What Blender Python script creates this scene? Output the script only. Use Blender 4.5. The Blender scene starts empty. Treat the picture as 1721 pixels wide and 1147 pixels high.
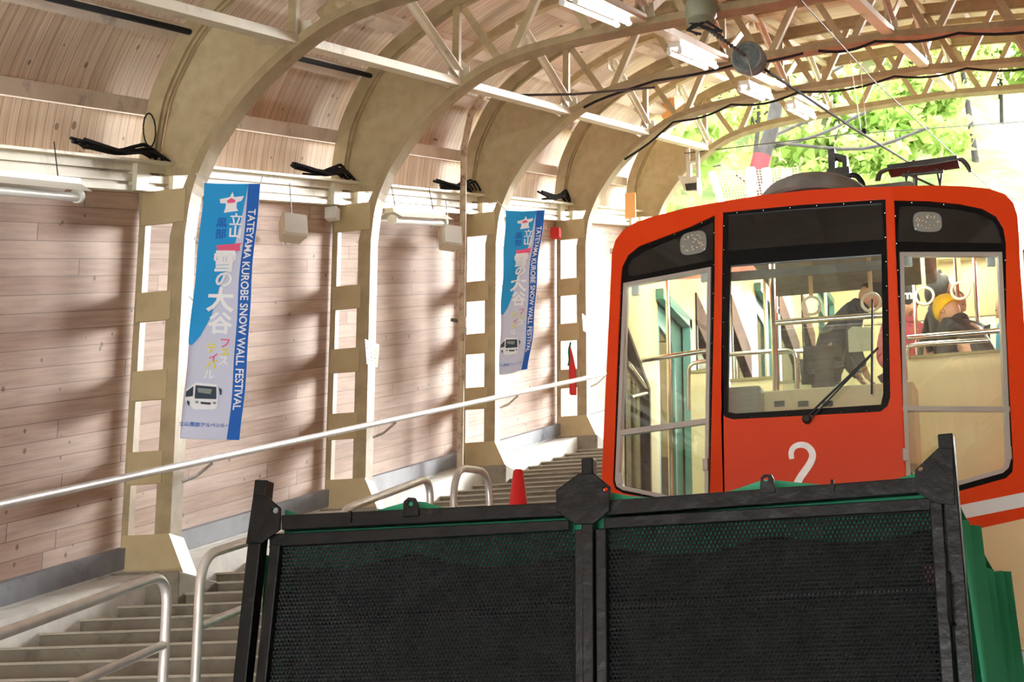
import bpy, bmesh, math, random
import numpy as np
from mathutils import Vector, Matrix
from mathutils.geometry import tessellate_polygon
random.seed(7); rng = np.random.RandomState(11)
scene = bpy.context.scene
COL = scene.collection

# ---------------------------------------------------------------- camera
FPX = 3200.0; IW, IH = 1721.0, 1147.0
PSI, PIT, ROL = math.radians(18.805), math.radians(14.817), math.radians(0.30266)
TAN = 0.295715                                      # gradient of the stairs, track and roof
F = np.array([-math.sin(PSI)*math.cos(PIT), math.cos(PSI)*math.cos(PIT), math.sin(PIT)])
R0 = np.array([math.cos(PSI), math.sin(PSI), 0.0]); U0 = np.cross(R0, F)
R = math.cos(ROL)*R0 + math.sin(ROL)*U0; U = -math.sin(ROL)*R0 + math.cos(ROL)*U0
cd = bpy.data.cameras.new('camera'); cam = bpy.data.objects.new('camera', cd); COL.objects.link(cam)
cd.sensor_width = 36.0; cd.lens = 36.0*FPX/IW; cd.clip_end = 500
cam.matrix_world = Matrix(((R[0], U[0], -F[0], 0), (R[1], U[1], -F[1], 0), (R[2], U[2], -F[2], 0), (0, 0, 0, 1)))
scene.camera = cam

# ---------------------------------------------------------------- world, sun, exposure
w = bpy.data.worlds.new('sky'); scene.world = w; w.use_nodes = True
bg = w.node_tree.nodes['Background']
bg.inputs[0].default_value = (0.93, 0.97, 1.0, 1); bg.inputs[1].default_value = 5.0
sun = bpy.data.lights.new('sun', 'SUN'); so = bpy.data.objects.new('sun', sun); COL.objects.link(so)
sun.energy = 7.0; sun.angle = math.radians(20); sun.color = (1.0, 0.97, 0.93)
so.rotation_euler = Vector((0.29, 1.0, 0.40)).to_track_quat('Z', 'Y').to_euler()
so.location = (6, 60, 30)
scene.view_settings.view_transform = 'Standard'; scene.view_settings.look = 'None'
scene.view_settings.exposure = 1.5; scene.view_settings.gamma = 1.0
scene.cycles.max_bounces = 10; scene.cycles.diffuse_bounces = 6; scene.cycles.transparent_max_bounces = 24

# ---------------------------------------------------------------- geometry helpers
def ray(px, py):
    return F + R*(px-IW/2)/FPX - U*(py-IH/2)/FPX
def atp(px, py, p0, n):                             # pixel onto the plane through p0 with normal n
    d = ray(px, py); n = np.array(n, float)
    return d*(np.dot(n, np.array(p0, float))/np.dot(n, d))
def aty(px, py, y): d = ray(px, py); return d*(y/d[1])
def atx(px, py, x): d = ray(px, py); return d*(x/d[0])
Y0, S, XC = 10.97, 3.2, -2.07
def zr(z, y): return z + TAN*(y-Y0)                 # height above the slope line -> world height

class MB:
    def __init__(s): s.v = []; s.f = []; s.uv = []; s.mi = []; s.cur = 0
    def add(s, vs, fs, uvs=None):
        b = len(s.v); s.v += [tuple(map(float, p)) for p in vs]
        for i, f in enumerate(fs):
            s.f.append(tuple(b+k for k in f)); s.mi.append(s.cur)
            s.uv.append(uvs[i] if uvs else None)
        return s
    def box(s, x0, x1, y0, y1, z0, z1, sh=0.0):     # sh: shear so that z follows y
        vs = [(x, y, z+sh*(y-y0)) for z in (z0, z1) for y in (y0, y1) for x in (x0, x1)]
        return s.add(vs, [(0, 2, 3, 1), (4, 5, 7, 6), (0, 1, 5, 4), (2, 6, 7, 3), (0, 4, 6, 2), (1, 3, 7, 5)])
    def bar(s, a, b, w, h, up=(0, 0, 1)):           # rectangular bar from a to b
        a = Vector(a); b = Vector(b); d = (b-a).normalized(); u = Vector(up)
        sx = d.cross(u)
        if sx.length < 1e-4: sx = d.cross(Vector((0, 1, 0)))
        sx.normalize(); u = sx.cross(d).normalized()
        vs = [p + sx*i*w/2 + u*j*h/2 for p in (a, b) for i, j in ((-1, -1), (1, -1), (1, 1), (-1, 1))]
        return s.add(vs, [(3, 2, 1, 0), (4, 5, 6, 7), (0, 1, 5, 4), (1, 2, 6, 5), (2, 3, 7, 6), (3, 0, 4, 7)])
    def tube(s, pts, r, n=8, closed=False):
        pts = [Vector(p) for p in pts]; m = len(pts); rings = []; ref = None
        for i, p in enumerate(pts):
            if closed: t = pts[(i+1) % m]-pts[i-1]
            else: t = pts[min(i+1, m-1)]-pts[max(i-1, 0)]
            t.normalize()
            if ref is None:
                ref = t.cross(Vector((0, 0, 1)))
                if ref.length < .05: ref = t.cross(Vector((0, 1, 0)))
            ref = (ref - t*ref.dot(t)).normalized(); o = t.cross(ref)
            rr = r[i] if hasattr(r, '__len__') else r
            rings.append([p + (ref*math.cos(k*2*math.pi/n) + o*math.sin(k*2*math.pi/n))*rr for k in range(n)])
        vs = [q for g in rings for q in g]; fs = []
        for i in range(m if closed else m-1):
            j = (i+1) % m
            for k in range(n): fs.append((i*n+k, i*n+(k+1) % n, j*n+(k+1) % n, j*n+k))
        if not closed: fs += [tuple(range(n))[::-1], tuple(range((m-1)*n, m*n))]
        return s.add(vs, fs)
    def prism(s, poly, fn, d0, d1, holes=()):       # poly in 2D, fn(u, v, d) -> 3D
        loops = [list(poly)] + [list(h) for h in holes]
        flat = [p for l in loops for p in l]; N = len(flat)
        tris = tessellate_polygon([[Vector((p[0], p[1], 0)) for p in l] for l in loops])
        vs = [fn(p[0], p[1], d0) for p in flat] + [fn(p[0], p[1], d1) for p in flat]
        fs = []
        for t in tris:
            fs.append(tuple(t)); fs.append(tuple(N+k for k in reversed(t)))
        b = 0
        for l in loops:
            m = len(l)
            for k in range(m): fs.append((b+k, b+(k+1) % m, N+b+(k+1) % m, N+b+k))
            b += m
        return s.add(vs, fs)
    def ell(s, c, r, nu=16, nv=10, M=None, fn=None):
        vs = []; fs = []; c = Vector(c)
        for j in range(nv+1):
            th = math.pi*j/nv
            for i in range(nu):
                a = 2*math.pi*i/nu
                p = Vector((r[0]*math.sin(th)*math.cos(a), r[1]*math.sin(th)*math.sin(a), r[2]*math.cos(th)))
                if fn: p = fn(p)
                if M: p = M @ p
                vs.append(c+p)
        for j in range(nv):
            for i in range(nu): fs.append((j*nu+i, (j+1)*nu+i, (j+1)*nu+(i+1) % nu, j*nu+(i+1) % nu))
        return s.add(vs, fs)
    def lathe(s, prof, c, axis=(0, 0, 1), n=24):
        q = Vector((0, 0, 1)).rotation_difference(Vector(axis)); c = Vector(c); vs = []; fs = []
        for (r, h) in prof:
            for i in range(n):
                a = 2*math.pi*i/n; vs.append(c + q @ Vector((r*math.cos(a), r*math.sin(a), h)))
        for j in range(len(prof)-1):
            for i in range(n): fs.append((j*n+i, j*n+(i+1) % n, (j+1)*n+(i+1) % n, (j+1)*n+i))
        fs += [tuple(range(n))[::-1], tuple(range((len(prof)-1)*n, len(prof)*n))]
        return s.add(vs, fs)
    def build(s, name, mat, parent=None, smooth=False, bevel=0.0, label=None):
        me = bpy.data.meshes.new(name)
        v = np.array(s.v)
        if parent is None: org = Vector(((v[:, 0].min()+v[:, 0].max())/2, (v[:, 1].min()+v[:, 1].max())/2, v[:, 2].min()))
        else:
            org = Vector(parent.get('_o', (0, 0, 0)))
        v = v - np.array(org)
        me.from_pydata(v.tolist(), [], s.f)
        if any(u is not None for u in s.uv):
            ul = me.uv_layers.new(name='UVMap'); k = 0
            for fi, f in enumerate(s.f):
                for j in range(len(f)):
                    ul.data[k].uv = s.uv[fi][j] if s.uv[fi] else (0, 0); k += 1
        for m in (mat if isinstance(mat, (list, tuple)) else [mat]): me.materials.append(m)
        me.polygons.foreach_set('material_index', s.mi)
        bm = bmesh.new(); bm.from_mesh(me); bmesh.ops.recalc_face_normals(bm, faces=bm.faces)
        if smooth:
            for f in bm.faces: f.smooth = True
            for e in bm.edges:
                if len(e.link_faces) == 2 and e.calc_face_angle(0) > math.radians(38): e.smooth = False
        bm.to_mesh(me); bm.free()
        o = bpy.data.objects.new(name, me); COL.objects.link(o)
        if parent is None: o.location = org; o['_o'] = list(org)
        else:
            o.parent = parent; o['_o'] = list(org)
        if label: o['label'] = label
        if bevel:
            b = o.modifiers.new('bevel', 'BEVEL'); b.width = bevel; b.segments = 2; b.limit_method = 'ANGLE'; b.angle_limit = math.radians(40)
        return o
def tag(o, label, cat, group=None):
    o['label'] = label; o['category'] = cat
    if group: o['group'] = group
    return o
def thing(name, loc, label, cat, group=None):
    o = bpy.data.objects.new(name, None); COL.objects.link(o); o.location = loc; o['_o'] = [float(a) for a in loc]
    o.empty_display_size = .2
    return tag(o, label, cat, group)
def struct(o): o['kind'] = 'structure'; return o
def copy_tree(o, parent=None):
    c = o.copy(); COL.objects.link(c)
    if parent: c.parent = parent
    for ch in list(o.children): copy_tree(ch, c)
    return c
def arc(c, r, a0, a1, n, fn): return [fn(c[0]+r*math.cos(a0+(a1-a0)*i/n), c[1]+r*math.sin(a0+(a1-a0)*i/n)) for i in range(n+1)]
def inset(poly, d):
    n = len(poly); out = []
    A = sum(poly[i][0]*poly[(i+1) % n][1]-poly[(i+1) % n][0]*poly[i][1] for i in range(n)); sg = 1 if A > 0 else -1
    for i in range(n):
        p0 = Vector(poly[i-1][:2]); p1 = Vector(poly[i][:2]); p2 = Vector(poly[(i+1) % n][:2])
        a = (p1-p0).normalized(); b = (p2-p1).normalized()
        na = Vector((-a.y, a.x))*sg; nb = Vector((-b.y, b.x))*sg
        m = na+nb; m = m/max(m.dot(m), .3)*2
        out.append((p1.x+m.x*d, p1.y+m.y*d))
    return out
def smoothpoly(pts, k=6):                            # Catmull-Rom through points
    P = [np.array(p, float) for p in pts]; P = [2*P[0]-P[1]]+P+[2*P[-1]-P[-2]]; out = []
    for i in range(1, len(P)-2):
        for j in range(k):
            t = j/k; a, b, c, d = P[i-1:i+3]
            out.append(.5*((2*b)+(c-a)*t+(2*a-5*b+4*c-d)*t*t+(3*b-a-3*c+d)*t**3))
    out.append(P[-2]); return [tuple(p) for p in out]

# ---------------------------------------------------------------- materials
def mat(name, col=(.5, .5, .5), rough=.6, metal=0.0, **k):
    m = bpy.data.materials.new(name); m.use_nodes = True; b = m.node_tree.nodes['Principled BSDF']
    b.inputs['Base Color'].default_value = (*col, 1); b.inputs['Roughness'].default_value = rough; b.inputs['Metallic'].default_value = metal
    for kk, v in k.items(): b.inputs[kk.replace('_', ' ')].default_value = v
    return m
def N(m, t, **k):
    n = m.node_tree.nodes.new(t)
    for a, b in k.items(): setattr(n, a, b)
    return n
def L(m, a, b): m.node_tree.links.new(a, b)
def ramp(m, pts, fac):
    r = N(m, 'ShaderNodeValToRGB'); e = r.color_ramp.elements
    while len(e) < len(pts): e.new(.5)
    for i, (p, c) in enumerate(pts): e[i].position = p; e[i].color = (*c, 1) if len(c) == 3 else c
    L(m, fac, r.inputs[0]); return r
def worn(name, c1, c2, scale=6, rough=.55, metal=0.0, bump=.15, dirt=None, dscale=2.5, dlo=.56, dhi=.7):
    m = mat(name, c1, rough, metal); b = m.node_tree.nodes['Principled BSDF']
    tc = N(m, 'ShaderNodeTexCoord'); no = N(m, 'ShaderNodeTexNoise'); no.inputs['Scale'].default_value = scale; no.inputs['Detail'].default_value = 8
    L(m, tc.outputs['Object'], no.inputs['Vector'])
    r = ramp(m, [(.35, c1), (.65, c2)], no.outputs['Fac']); out = r.outputs[0]
    if dirt:
        n2 = N(m, 'ShaderNodeTexNoise'); n2.inputs['Scale'].default_value = dscale; n2.inputs['Detail'].default_value = 10; n2.inputs['Roughness'].default_value = .7
        L(m, tc.outputs['Object'], n2.inputs['Vector'])
        r2 = ramp(m, [(dlo, (0, 0, 0)), (dhi, (1, 1, 1))], n2.outputs['Fac'])
        mx = N(m, 'ShaderNodeMixRGB'); mx.inputs[2].default_value = (*dirt, 1); L(m, r2.outputs[0], mx.inputs[0]); L(m, out, mx.inputs[1]); out = mx.outputs[0]
    L(m, out, b.inputs['Base Color'])
    if bump:
        bp = N(m, 'ShaderNodeBump'); bp.inputs['Strength'].default_value = bump; bp.inputs['Distance'].default_value = .01
        L(m, no.outputs['Fac'], bp.inputs['Height']); L(m, bp.outputs[0], b.inputs['Normal'])
    return m
def planks(name, width, length, cols, knot, gap, kdens=9.0, swap=False, rough=.75):
    """boards run along u; v across them"""
    m = mat(name, cols[0], rough); b = m.node_tree.nodes['Principled BSDF']
    uv = N(m, 'ShaderNodeUVMap'); sp = N(m, 'ShaderNodeSeparateXYZ'); L(m, uv.outputs[0], sp.inputs[0])
    u, v = (sp.outputs[1], sp.outputs[0]) if swap else (sp.outputs[0], sp.outputs[1])
    def M_(op, a, bb=None):
        n = N(m, 'ShaderNodeMath', operation=op)
        for i, x in enumerate((a, bb)):
            if x is None: continue
            if isinstance(x, (int, float)): n.inputs[i].default_value = x
            else: L(m, x, n.inputs[i])
        return n.outputs[0]
    vd = M_('DIVIDE', v, width); row = M_('FLOOR', vd); fr = M_('FRACT', vd)
    wn = N(m, 'ShaderNodeTexWhiteNoise', noise_dimensions='1D'); L(m, row, wn.inputs['W'])
    uo = M_('ADD', M_('DIVIDE', u, length), M_('MULTIPLY', wn.outputs['Value'], 7.0)); colid = M_('FLOOR', uo); fu = M_('FRACT', uo)
    cb = N(m, 'ShaderNodeCombineXYZ'); L(m, row, cb.inputs[0]); L(m, colid, cb.inputs[1])
    w2 = N(m, 'ShaderNodeTexWhiteNoise', noise_dimensions='2D'); L(m, cb.outputs[0], w2.inputs['Vector'])
    r = ramp(m, [(i/(len(cols)-1), c) for i, c in enumerate(cols)], w2.outputs['Value'])
    # grain
    gv = N(m, 'ShaderNodeCombineXYZ'); L(m, M_('MULTIPLY', u, 2.2), gv.inputs[0]); L(m, M_('MULTIPLY', v, 34), gv.inputs[1]); L(m, M_('MULTIPLY', w2.outputs['Value'], 20), gv.inputs[2])
    g = N(m, 'ShaderNodeTexNoise'); g.inputs['Scale'].default_value = 1.0; g.inputs['Detail'].default_value = 6; L(m, gv.outputs[0], g.inputs['Vector'])
    gr = ramp(m, [(.3, (.74, .7, .68)), (.62, (1.06, 1.06, 1.06))], g.outputs['Fac'])
    mx = N(m, 'ShaderNodeMixRGB', blend_type='MULTIPLY'); mx.inputs[0].default_value = .8; L(m, r.outputs[0], mx.inputs[1]); L(m, gr.outputs[0], mx.inputs[2])
    # blotches
    bn = N(m, 'ShaderNodeTexNoise'); bn.inputs['Scale'].default_value = 1.3; bn.inputs['Detail'].default_value = 5; L(m, uv.outputs[0], bn.inputs['Vector'])
    br = ramp(m, [(.35, (.84, .82, .8)), (.6, (1.05, 1.05, 1.05))], bn.outputs['Fac'])
    mx1 = N(m, 'ShaderNodeMixRGB', blend_type='MULTIPLY'); mx1.inputs[0].default_value = .8; L(m, mx.outputs[0], mx1.inputs[1]); L(m, br.outputs[0], mx1.inputs[2])
    # knots
    kv = N(m, 'ShaderNodeCombineXYZ'); L(m, M_('MULTIPLY', u, kdens*.95), kv.inputs[0]); L(m, M_('MULTIPLY', v, kdens), kv.inputs[1])
    vo = N(m, 'ShaderNodeTexVoronoi'); vo.inputs['Scale'].default_value = 1.0; vo.inputs['Randomness'].default_value = 1; L(m, kv.outputs[0], vo.inputs['Vector'])
    sc = N(m, 'ShaderNodeSeparateXYZ'); L(m, vo.outputs['Color'], sc.inputs[0])
    rad = M_('MULTIPLY', M_('SUBTRACT', sc.outputs[0], .1), .17)
    kf = M_('MULTIPLY', M_('LESS_THAN', vo.outputs['Distance'], rad), .75)
    mx2 = N(m, 'ShaderNodeMixRGB'); L(m, kf, mx2.inputs[0]); L(m, mx1.outputs[0], mx2.inputs[1]); mx2.inputs[2].default_value = (*knot, 1)
    # gaps
    gp = M_('MAXIMUM', M_('LESS_THAN', fr, gap), M_('LESS_THAN', fu, .0025))
    mx3 = N(m, 'ShaderNodeMixRGB'); L(m, M_('MULTIPLY', gp, .8), mx3.inputs[0]); L(m, mx2.outputs[0], mx3.inputs[1]); mx3.inputs[2].default_value = (.07, .045, .035, 1)
    L(m, mx3.outputs[0], b.inputs['Base Color'])
    bp = N(m, 'ShaderNodeBump'); bp.inputs['Strength'].default_value = .35; bp.inputs['Distance'].default_value = .006
    L(m, M_('SUBTRACT', g.outputs['Fac'], M_('MULTIPLY', gp, 2.0)), bp.inputs['Height']); L(m, bp.outputs[0], b.inputs['Normal'])
    return m
def glassmat(name, tint=(.93, .97, .95), refl=.12, rough=.02):
    m = bpy.data.materials.new(name); m.use_nodes = True; nt = m.node_tree; nt.nodes.remove(nt.nodes['Principled BSDF'])
    out = nt.nodes['Material Output']; tr = N(m, 'ShaderNodeBsdfTransparent'); gl = N(m, 'ShaderNodeBsdfGlossy'); gl.inputs['Roughness'].default_value = rough
    tr.inputs[0].default_value = (*tint, 1); fr = N(m, 'ShaderNodeFresnel'); fr.inputs[0].default_value = 1.5
    ad = N(m, 'ShaderNodeMath', operation='ADD'); ad.inputs[1].default_value = refl-.04; L(m, fr.outputs[0], ad.inputs[0])
    mx = N(m, 'ShaderNodeMixShader'); L(m, ad.outputs[0], mx.inputs[0]); L(m, tr.outputs[0], mx.inputs[1]); L(m, gl.outputs[0], mx.inputs[2]); L(m, mx.outputs[0], out.inputs[0])
    return m
def emit(name, col, st):
    m = mat(name, col, .5); b = m.node_tree.nodes['Principled BSDF']; b.inputs['Emission Color'].default_value = (*col, 1); b.inputs['Emission Strength'].default_value = st; return m

M = {}
M['wall'] = planks('weathered_wall_boards', .118, 3.6, [(.44, .29, .215), (.52, .37, .29), (.60, .46, .38), (.49, .34, .26)], (.11, .055, .035), .035, kdens=7.5)
M['roof'] = planks('whitewashed_ceiling_boards', .105, 9, [(.74, .60, .46), (.82, .70, .57), (.71, .57, .43), (.79, .66, .52)], (.2, .12, .09), .05, kdens=5, swap=True)
M['purlin'] = worn('whitewashed_timber', (.68, .57, .45), (.78, .68, .56), 3, .75, bump=.2, dirt=(.38, .3, .24))
M['paint'] = worn('cream_painted_steel', (.45, .355, .19), (.50, .40, .225), 5, .5, bump=.08, dirt=(.30, .24, .15), dscale=1.7, dlo=.57, dhi=.8)
M['paint2'] = worn('grimy_cream_painted_steel', (.43, .34, .185), (.50, .41, .24), 9, .55, bump=.1, dirt=(.30, .23, .15), dscale=3.5, dlo=.52, dhi=.75)
M['chord'] = worn('browned_cream_painted_steel', (.34, .265, .14), (.42, .33, .19), 7, .55, bump=.1, dirt=(.22, .17, .10), dscale=3, dlo=.5, dhi=.75)
M['beam'] = worn('pale_cream_painted_beam', (.70, .66, .50), (.76, .72, .57), 4, .55, bump=.05, dirt=(.42, .36, .25))
M['concrete'] = worn('old_concrete', (.185, .16, .12), (.25, .22, .17), 3.5, .85, bump=.3, dirt=(.12, .10, .075), dscale=5, dlo=.5, dhi=.72)
M['nosing'] = worn('worn_step_edge', (.36, .32, .25), (.42, .38, .31), 6, .8, dirt=(.24, .2, .15))
M['whitewash'] = worn('whitewashed_concrete', (.62, .63, .60), (.74, .75, .72), 6, .8, bump=.25, dirt=(.45, .45, .42))
M['band'] = worn('slate_grey_skirting', (.20, .215, .25), (.25, .27, .31), 5, .7, bump=.15, dirt=(.1, .105, .12))
M['steel'] = worn('brushed_stainless_tube', (.72, .71, .70), (.84, .83, .82), 14, .38, .55, bump=.03)
M['alu'] = mat('aluminium', (.66, .66, .65), .35, .75)
M['black'] = worn('gloss_black_paint', (.004, .0045, .005), (.007, .0075, .008), 14, .3, bump=.5, dirt=(.045, .045, .045), dscale=22, dlo=.68, dhi=.8); M['black'].node_tree.nodes['Principled BSDF'].inputs['Specular IOR Level'].default_value = .2
M['meshblack'] = worn('expanded_black_mesh', (.006, .0065, .007), (.012, .0125, .013), 9, .36, bump=.6, dirt=(.14, .14, .14), dscale=34, dlo=.68, dhi=.76); M['meshblack'].node_tree.nodes['Principled BSDF'].inputs['Specular IOR Level'].default_value = .16
M['blackm'] = mat('black_rubber', (.012, .012, .013), .5)
M['orange'] = worn('orange_train_paint', (.78, .048, .003), (.82, .06, .004), 2, .38, bump=0); M['orange'].node_tree.nodes['Principled BSDF'].inputs['Specular IOR Level'].default_value = .35
M['white'] = mat('white_train_paint', (.82, .82, .82), .35)
M['beige'] = mat('beige_train_paint', (.86, .66, .38), .38)
M['darkglass'] = mat('dark_glass', (.012, .013, .014), .06); M['darkglass'].node_tree.nodes['Principled BSDF'].inputs['Coat Weight'].default_value = .6
M['glass'] = glassmat('window_glass')
M['cream'] = mat('cream_interior_panel', (.76, .71, .43), .45)
M['ceilin'] = mat('cream_car_ceiling', (.78, .76, .60), .5)
M['teal'] = mat('teal_door_paint', (.12, .33, .31), .4)
M['brown'] = mat('brown_blind', (.19, .11, .09), .8)
M['chrome'] = mat('polished_steel', (.72, .72, .66), .18, 1)
M['gray'] = worn('grey_roof_cover', (.20, .195, .17), (.27, .26, .23), 9, .7, dirt=(.13, .12, .1))
M['darkmetal'] = worn('dark_weathered_metal', (.07, .08, .075), (.12, .13, .12), 12, .5, .5)
M['drum'] = worn('green_grey_weathered_drum', (.17, .22, .215), (.27, .31, .30), 18, .6, .2)
M['cable'] = mat('black_cable', (.025, .025, .027), .85, Specular_IOR_Level=.1)
M['wire'] = mat('thin_grey_wire', (.06, .055, .05), .5, .5)
M['lampwhite'] = mat('white_lamp_housing', (.80, .82, .76), .4)
M['tube'] = emit('lit_fluorescent_tube', (1, .99, .95), 9)
M['tubeoff'] = mat('unlit_fluorescent_tube', (.86, .9, .87), .3)
M['red'] = mat('red_cone_plastic', (.80, .02, .025), .42)
M['redcloth'] = mat('red_cloth', (.6, .03, .03), .8)
M['greenrope'] = mat('green_cord', (.01, .16, .09), .7)
M['speaker'] = mat('beige_speaker_case', (.66, .60, .47), .5)
M['grille'] = mat('white_speaker_grille', (.78, .78, .74), .6)
M['bblue'] = mat('banner_blue', (.015, .34, .74), .75); M['bnavy'] = mat('banner_dark_blue', (.012, .13, .52), .75)
M['bpale'] = mat('banner_pale_lilac', (.62, .66, .82), .75); M['bwhite'] = mat('banner_white_print', (.88, .9, .93), .75)
M['bpink'] = mat('banner_pink_print', (.85, .12, .25), .75); M['byellow'] = mat('banner_yellow_print', (.85, .78, .05), .75)
M['bdark'] = mat('banner_dark_print', (.03, .05, .08), .7)
M['paper'] = mat('white_paper', (.85, .86, .84), .7); M['pgrey'] = mat('grey_print', (.25, .3, .28), .7); M['pyel'] = mat('yellow_print', (.8, .85, .2), .7)
M['headlamp'] = mat('headlamp_glass', (.40, .43, .40), .08, .5)
M['skin'] = mat('skin', (.50, .27, .17), .5)
def leafmat(name, c1, c2, tr):
    m = bpy.data.materials.new(name); m.use_nodes = True; nt = m.node_tree; nt.nodes.remove(nt.nodes['Principled BSDF'])
    d = N(m, 'ShaderNodeBsdfDiffuse'); t = N(m, 'ShaderNodeBsdfTranslucent'); mx = N(m, 'ShaderNodeMixShader'); mx.inputs[0].default_value = tr
    oi = N(m, 'ShaderNodeTexCoord'); no = N(m, 'ShaderNodeTexNoise'); no.inputs['Scale'].default_value = .9; L(m, oi.outputs['Object'], no.inputs['Vector'])
    r = ramp(m, [(.35, c1), (.65, c2)], no.outputs['Fac']); L(m, r.outputs[0], d.inputs[0]); L(m, r.outputs[0], t.inputs[0])
    L(m, d.outputs[0], mx.inputs[1]); L(m, t.outputs[0], mx.inputs[2]); L(m, mx.outputs[0], nt.nodes['Material Output'].inputs[0]); return m
M['leaf'] = leafmat('fresh_green_leaves', (.22, .34, .07), (.36, .46, .14), .5)
M['leaf2'] = leafmat('yellow_green_leaves', (.40, .46, .14), (.52, .54, .24), .5)
M['tarp'] = leafmat('green_tarpaulin', (.05, .34, .17), (.085, .45, .25), .35)
M['grass'] = worn('spring_hillside', (.075, .115, .02), (.15, .17, .055), 1.2, .9, bump=0, dirt=(.20, .15, .085), dscale=.8, dlo=.5, dhi=.6)
M['bark'] = worn('mossy_bark', (.018, .014, .011), (.035, .03, .025), 6, .9, dirt=(.075, .07, .012), dscale=4)

# ================================================================ SETTING: hall shell
YA, YB = -9.0, 25.2                                   # near and far ends of the hall
mirr = lambda x: 2*XC-x
OUT = [(-6.45, 1.70), (-6.45, 4.1), (-6.48, 4.58), (-6.45, 4.91), (-6.39, 5.15), (-6.22, 5.5), (-6.02, 5.74), (-5.78, 5.92), (-5.45, 6.12), (-5.0, 6.29), (-4.3, 6.4), (-3.3, 6.46), (-2.07, 6.52)]
INN = [(-6.06, 1.93), (-6.065, 4.0), (-6.03, 4.3), (-5.95, 4.52), (-5.87, 4.67), (-5.66, 4.95), (-5.35, 5.22), (-5.0, 5.42), (-4.6, 5.52), (-4.1, 5.575), (-3.3, 5.625), (-2.07, 5.68)]
def full(prof, k=4):
    c = prof[:2] + smoothpoly(prof[1:], k)[1:]
    return c + [(mirr(x), z) for x, z in reversed(c[:-1])]
def offset(c, d):
    out = []
    for i, p in enumerate(c):
        a = c[max(i-1, 0)]; b = c[min(i+1, len(c)-1)]; t = Vector((b[0]-a[0], b[1]-a[1])).normalized()
        out.append((p[0]-t.y*d, p[1]+t.x*d))
    return out
OUTF = full(OUT); INNF = offset(full(INN), .028)
def band(c0, c1, y0, y1, fn=None):
    """solid between two polylines in x,z, extruded in y, as one mesh"""
    m = MB(); n = len(c0); vs = [(p[0], y, p[1]) for y in (y0, y1) for c in (c0, c1) for p in c]
    ix = lambda a, b, i: (a*2+b)*n+i
    fs = []
    for i in range(n-1):
        fs += [(ix(0, 0, i), ix(0, 0, i+1), ix(0, 1, i+1), ix(0, 1, i)), (ix(1, 1, i), ix(1, 1, i+1), ix(1, 0, i+1), ix(1, 0, i)),
               (ix(0, 0, i), ix(1, 0, i), ix(1, 0, i+1), ix(0, 0, i+1)), (ix(0, 1, i), ix(0, 1, i+1), ix(1, 1, i+1), ix(1, 1, i))]
    for i in (0, n-1): fs.append((ix(0, 0, i), ix(0, 1, i), ix(1, 1, i), ix(1, 0, i)))
    return m.add(vs, fs)
def sheet(c, y0, y1, th, nm, mt, ny=1):
    """sheet following profile c (rel. heights), sheared along the slope, uv in metres, solid thickness"""
    m = MB(); co = offset(c, th); s = 0; ss = [0]
    for a, b in zip(c, c[1:]): s += math.hypot(b[0]-a[0], b[1]-a[1]); ss.append(s)
    vs = [(p[0], y, zr(p[1], y)) for cc in (c, co) for y in (y0, y1) for p in cc]; n = len(c); fs = []; uvs = []
    q = math.sqrt(1+TAN*TAN)
    for k in range(2):
        b = k*2*n
        for i in range(n-1):
            fs.append((b+i, b+i+1, b+n+i+1, b+n+i)); uvs.append([(y0*q, ss[i]), (y0*q, ss[i+1]), (y1*q, ss[i+1]), (y1*q, ss[i])])
    for i in (0, n-1): fs.append((i, n+i, 3*n+i, 2*n+i)); uvs.append([(0, 0)]*4)
    for b in (0, n):
        for i in range(n-1): fs.append((b+i, 2*n+b+i, 2*n+b+i+1, b+i+1)); uvs.append([(0, 0)]*4)
    m.add(vs, fs, uvs); return m.build(nm, mt)
WX = -6.475
struct(sheet([(WX, 1.86), (WX, 4.40)], YA, YB, .05, 'wall_left', M['wall']))
struct(sheet([(mirr(WX), 4.40), (mirr(WX), .4)], YA, YB, .05, 'wall_right', M['wall']))
rb = [p for p in offset(OUTF, .13) if p[1] > 4.45]
rb = [(rb[0][0], 4.40)] + rb + [(rb[-1][0], 4.40)]
ceil = struct(sheet(rb, YA, YB, .05, 'ceiling', M['roof']))
# purlins under the boards
def prof_at(c, x):
    for a, b in zip(c, c[1:]):
        if (a[0]-x)*(b[0]-x) <= 0 and a[0] != b[0]:
            t = (x-a[0])/(b[0]-a[0]); return a[1]+(b[1]-a[1])*t, (b[0]-a[0], b[1]-a[1])
def purlin(x, z, ang):
    m = MB(); c, s_ = math.cos(ang), math.sin(ang); w_, h_ = .058, .055
    vs = [(x+(i*w_*c-j*h_*s_), y, zr(z+(i*w_*s_+j*h_*c), y)) for y in (YA+.02, YB-.02) for i, j in ((-1, -1), (1, -1), (1, 1), (-1, 1))]
    m.add(vs, [(3, 2, 1, 0), (4, 5, 6, 7), (0, 1, 5, 4), (1, 2, 6, 5), (2, 3, 7, 6), (3, 0, 4, 7)])
    o = m.build('purlin', M['purlin'], ceil); return o
pc = offset(OUTF, .066)
sl = 0; last = None; marks = []
for a, b in zip(pc, pc[1:]):
    if a[1] < 4.9: continue
    sl += math.hypot(b[0]-a[0], b[1]-a[1])
    if last is None or sl-last > (.56 if b[0] < -5.5 or b[0] > 1.3 else .72):
        last = sl; marks.append((b, math.atan2(b[1]-a[1], b[0]-a[0])))
for p, an in marks: purlin(p[0], p[1], an)
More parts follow.
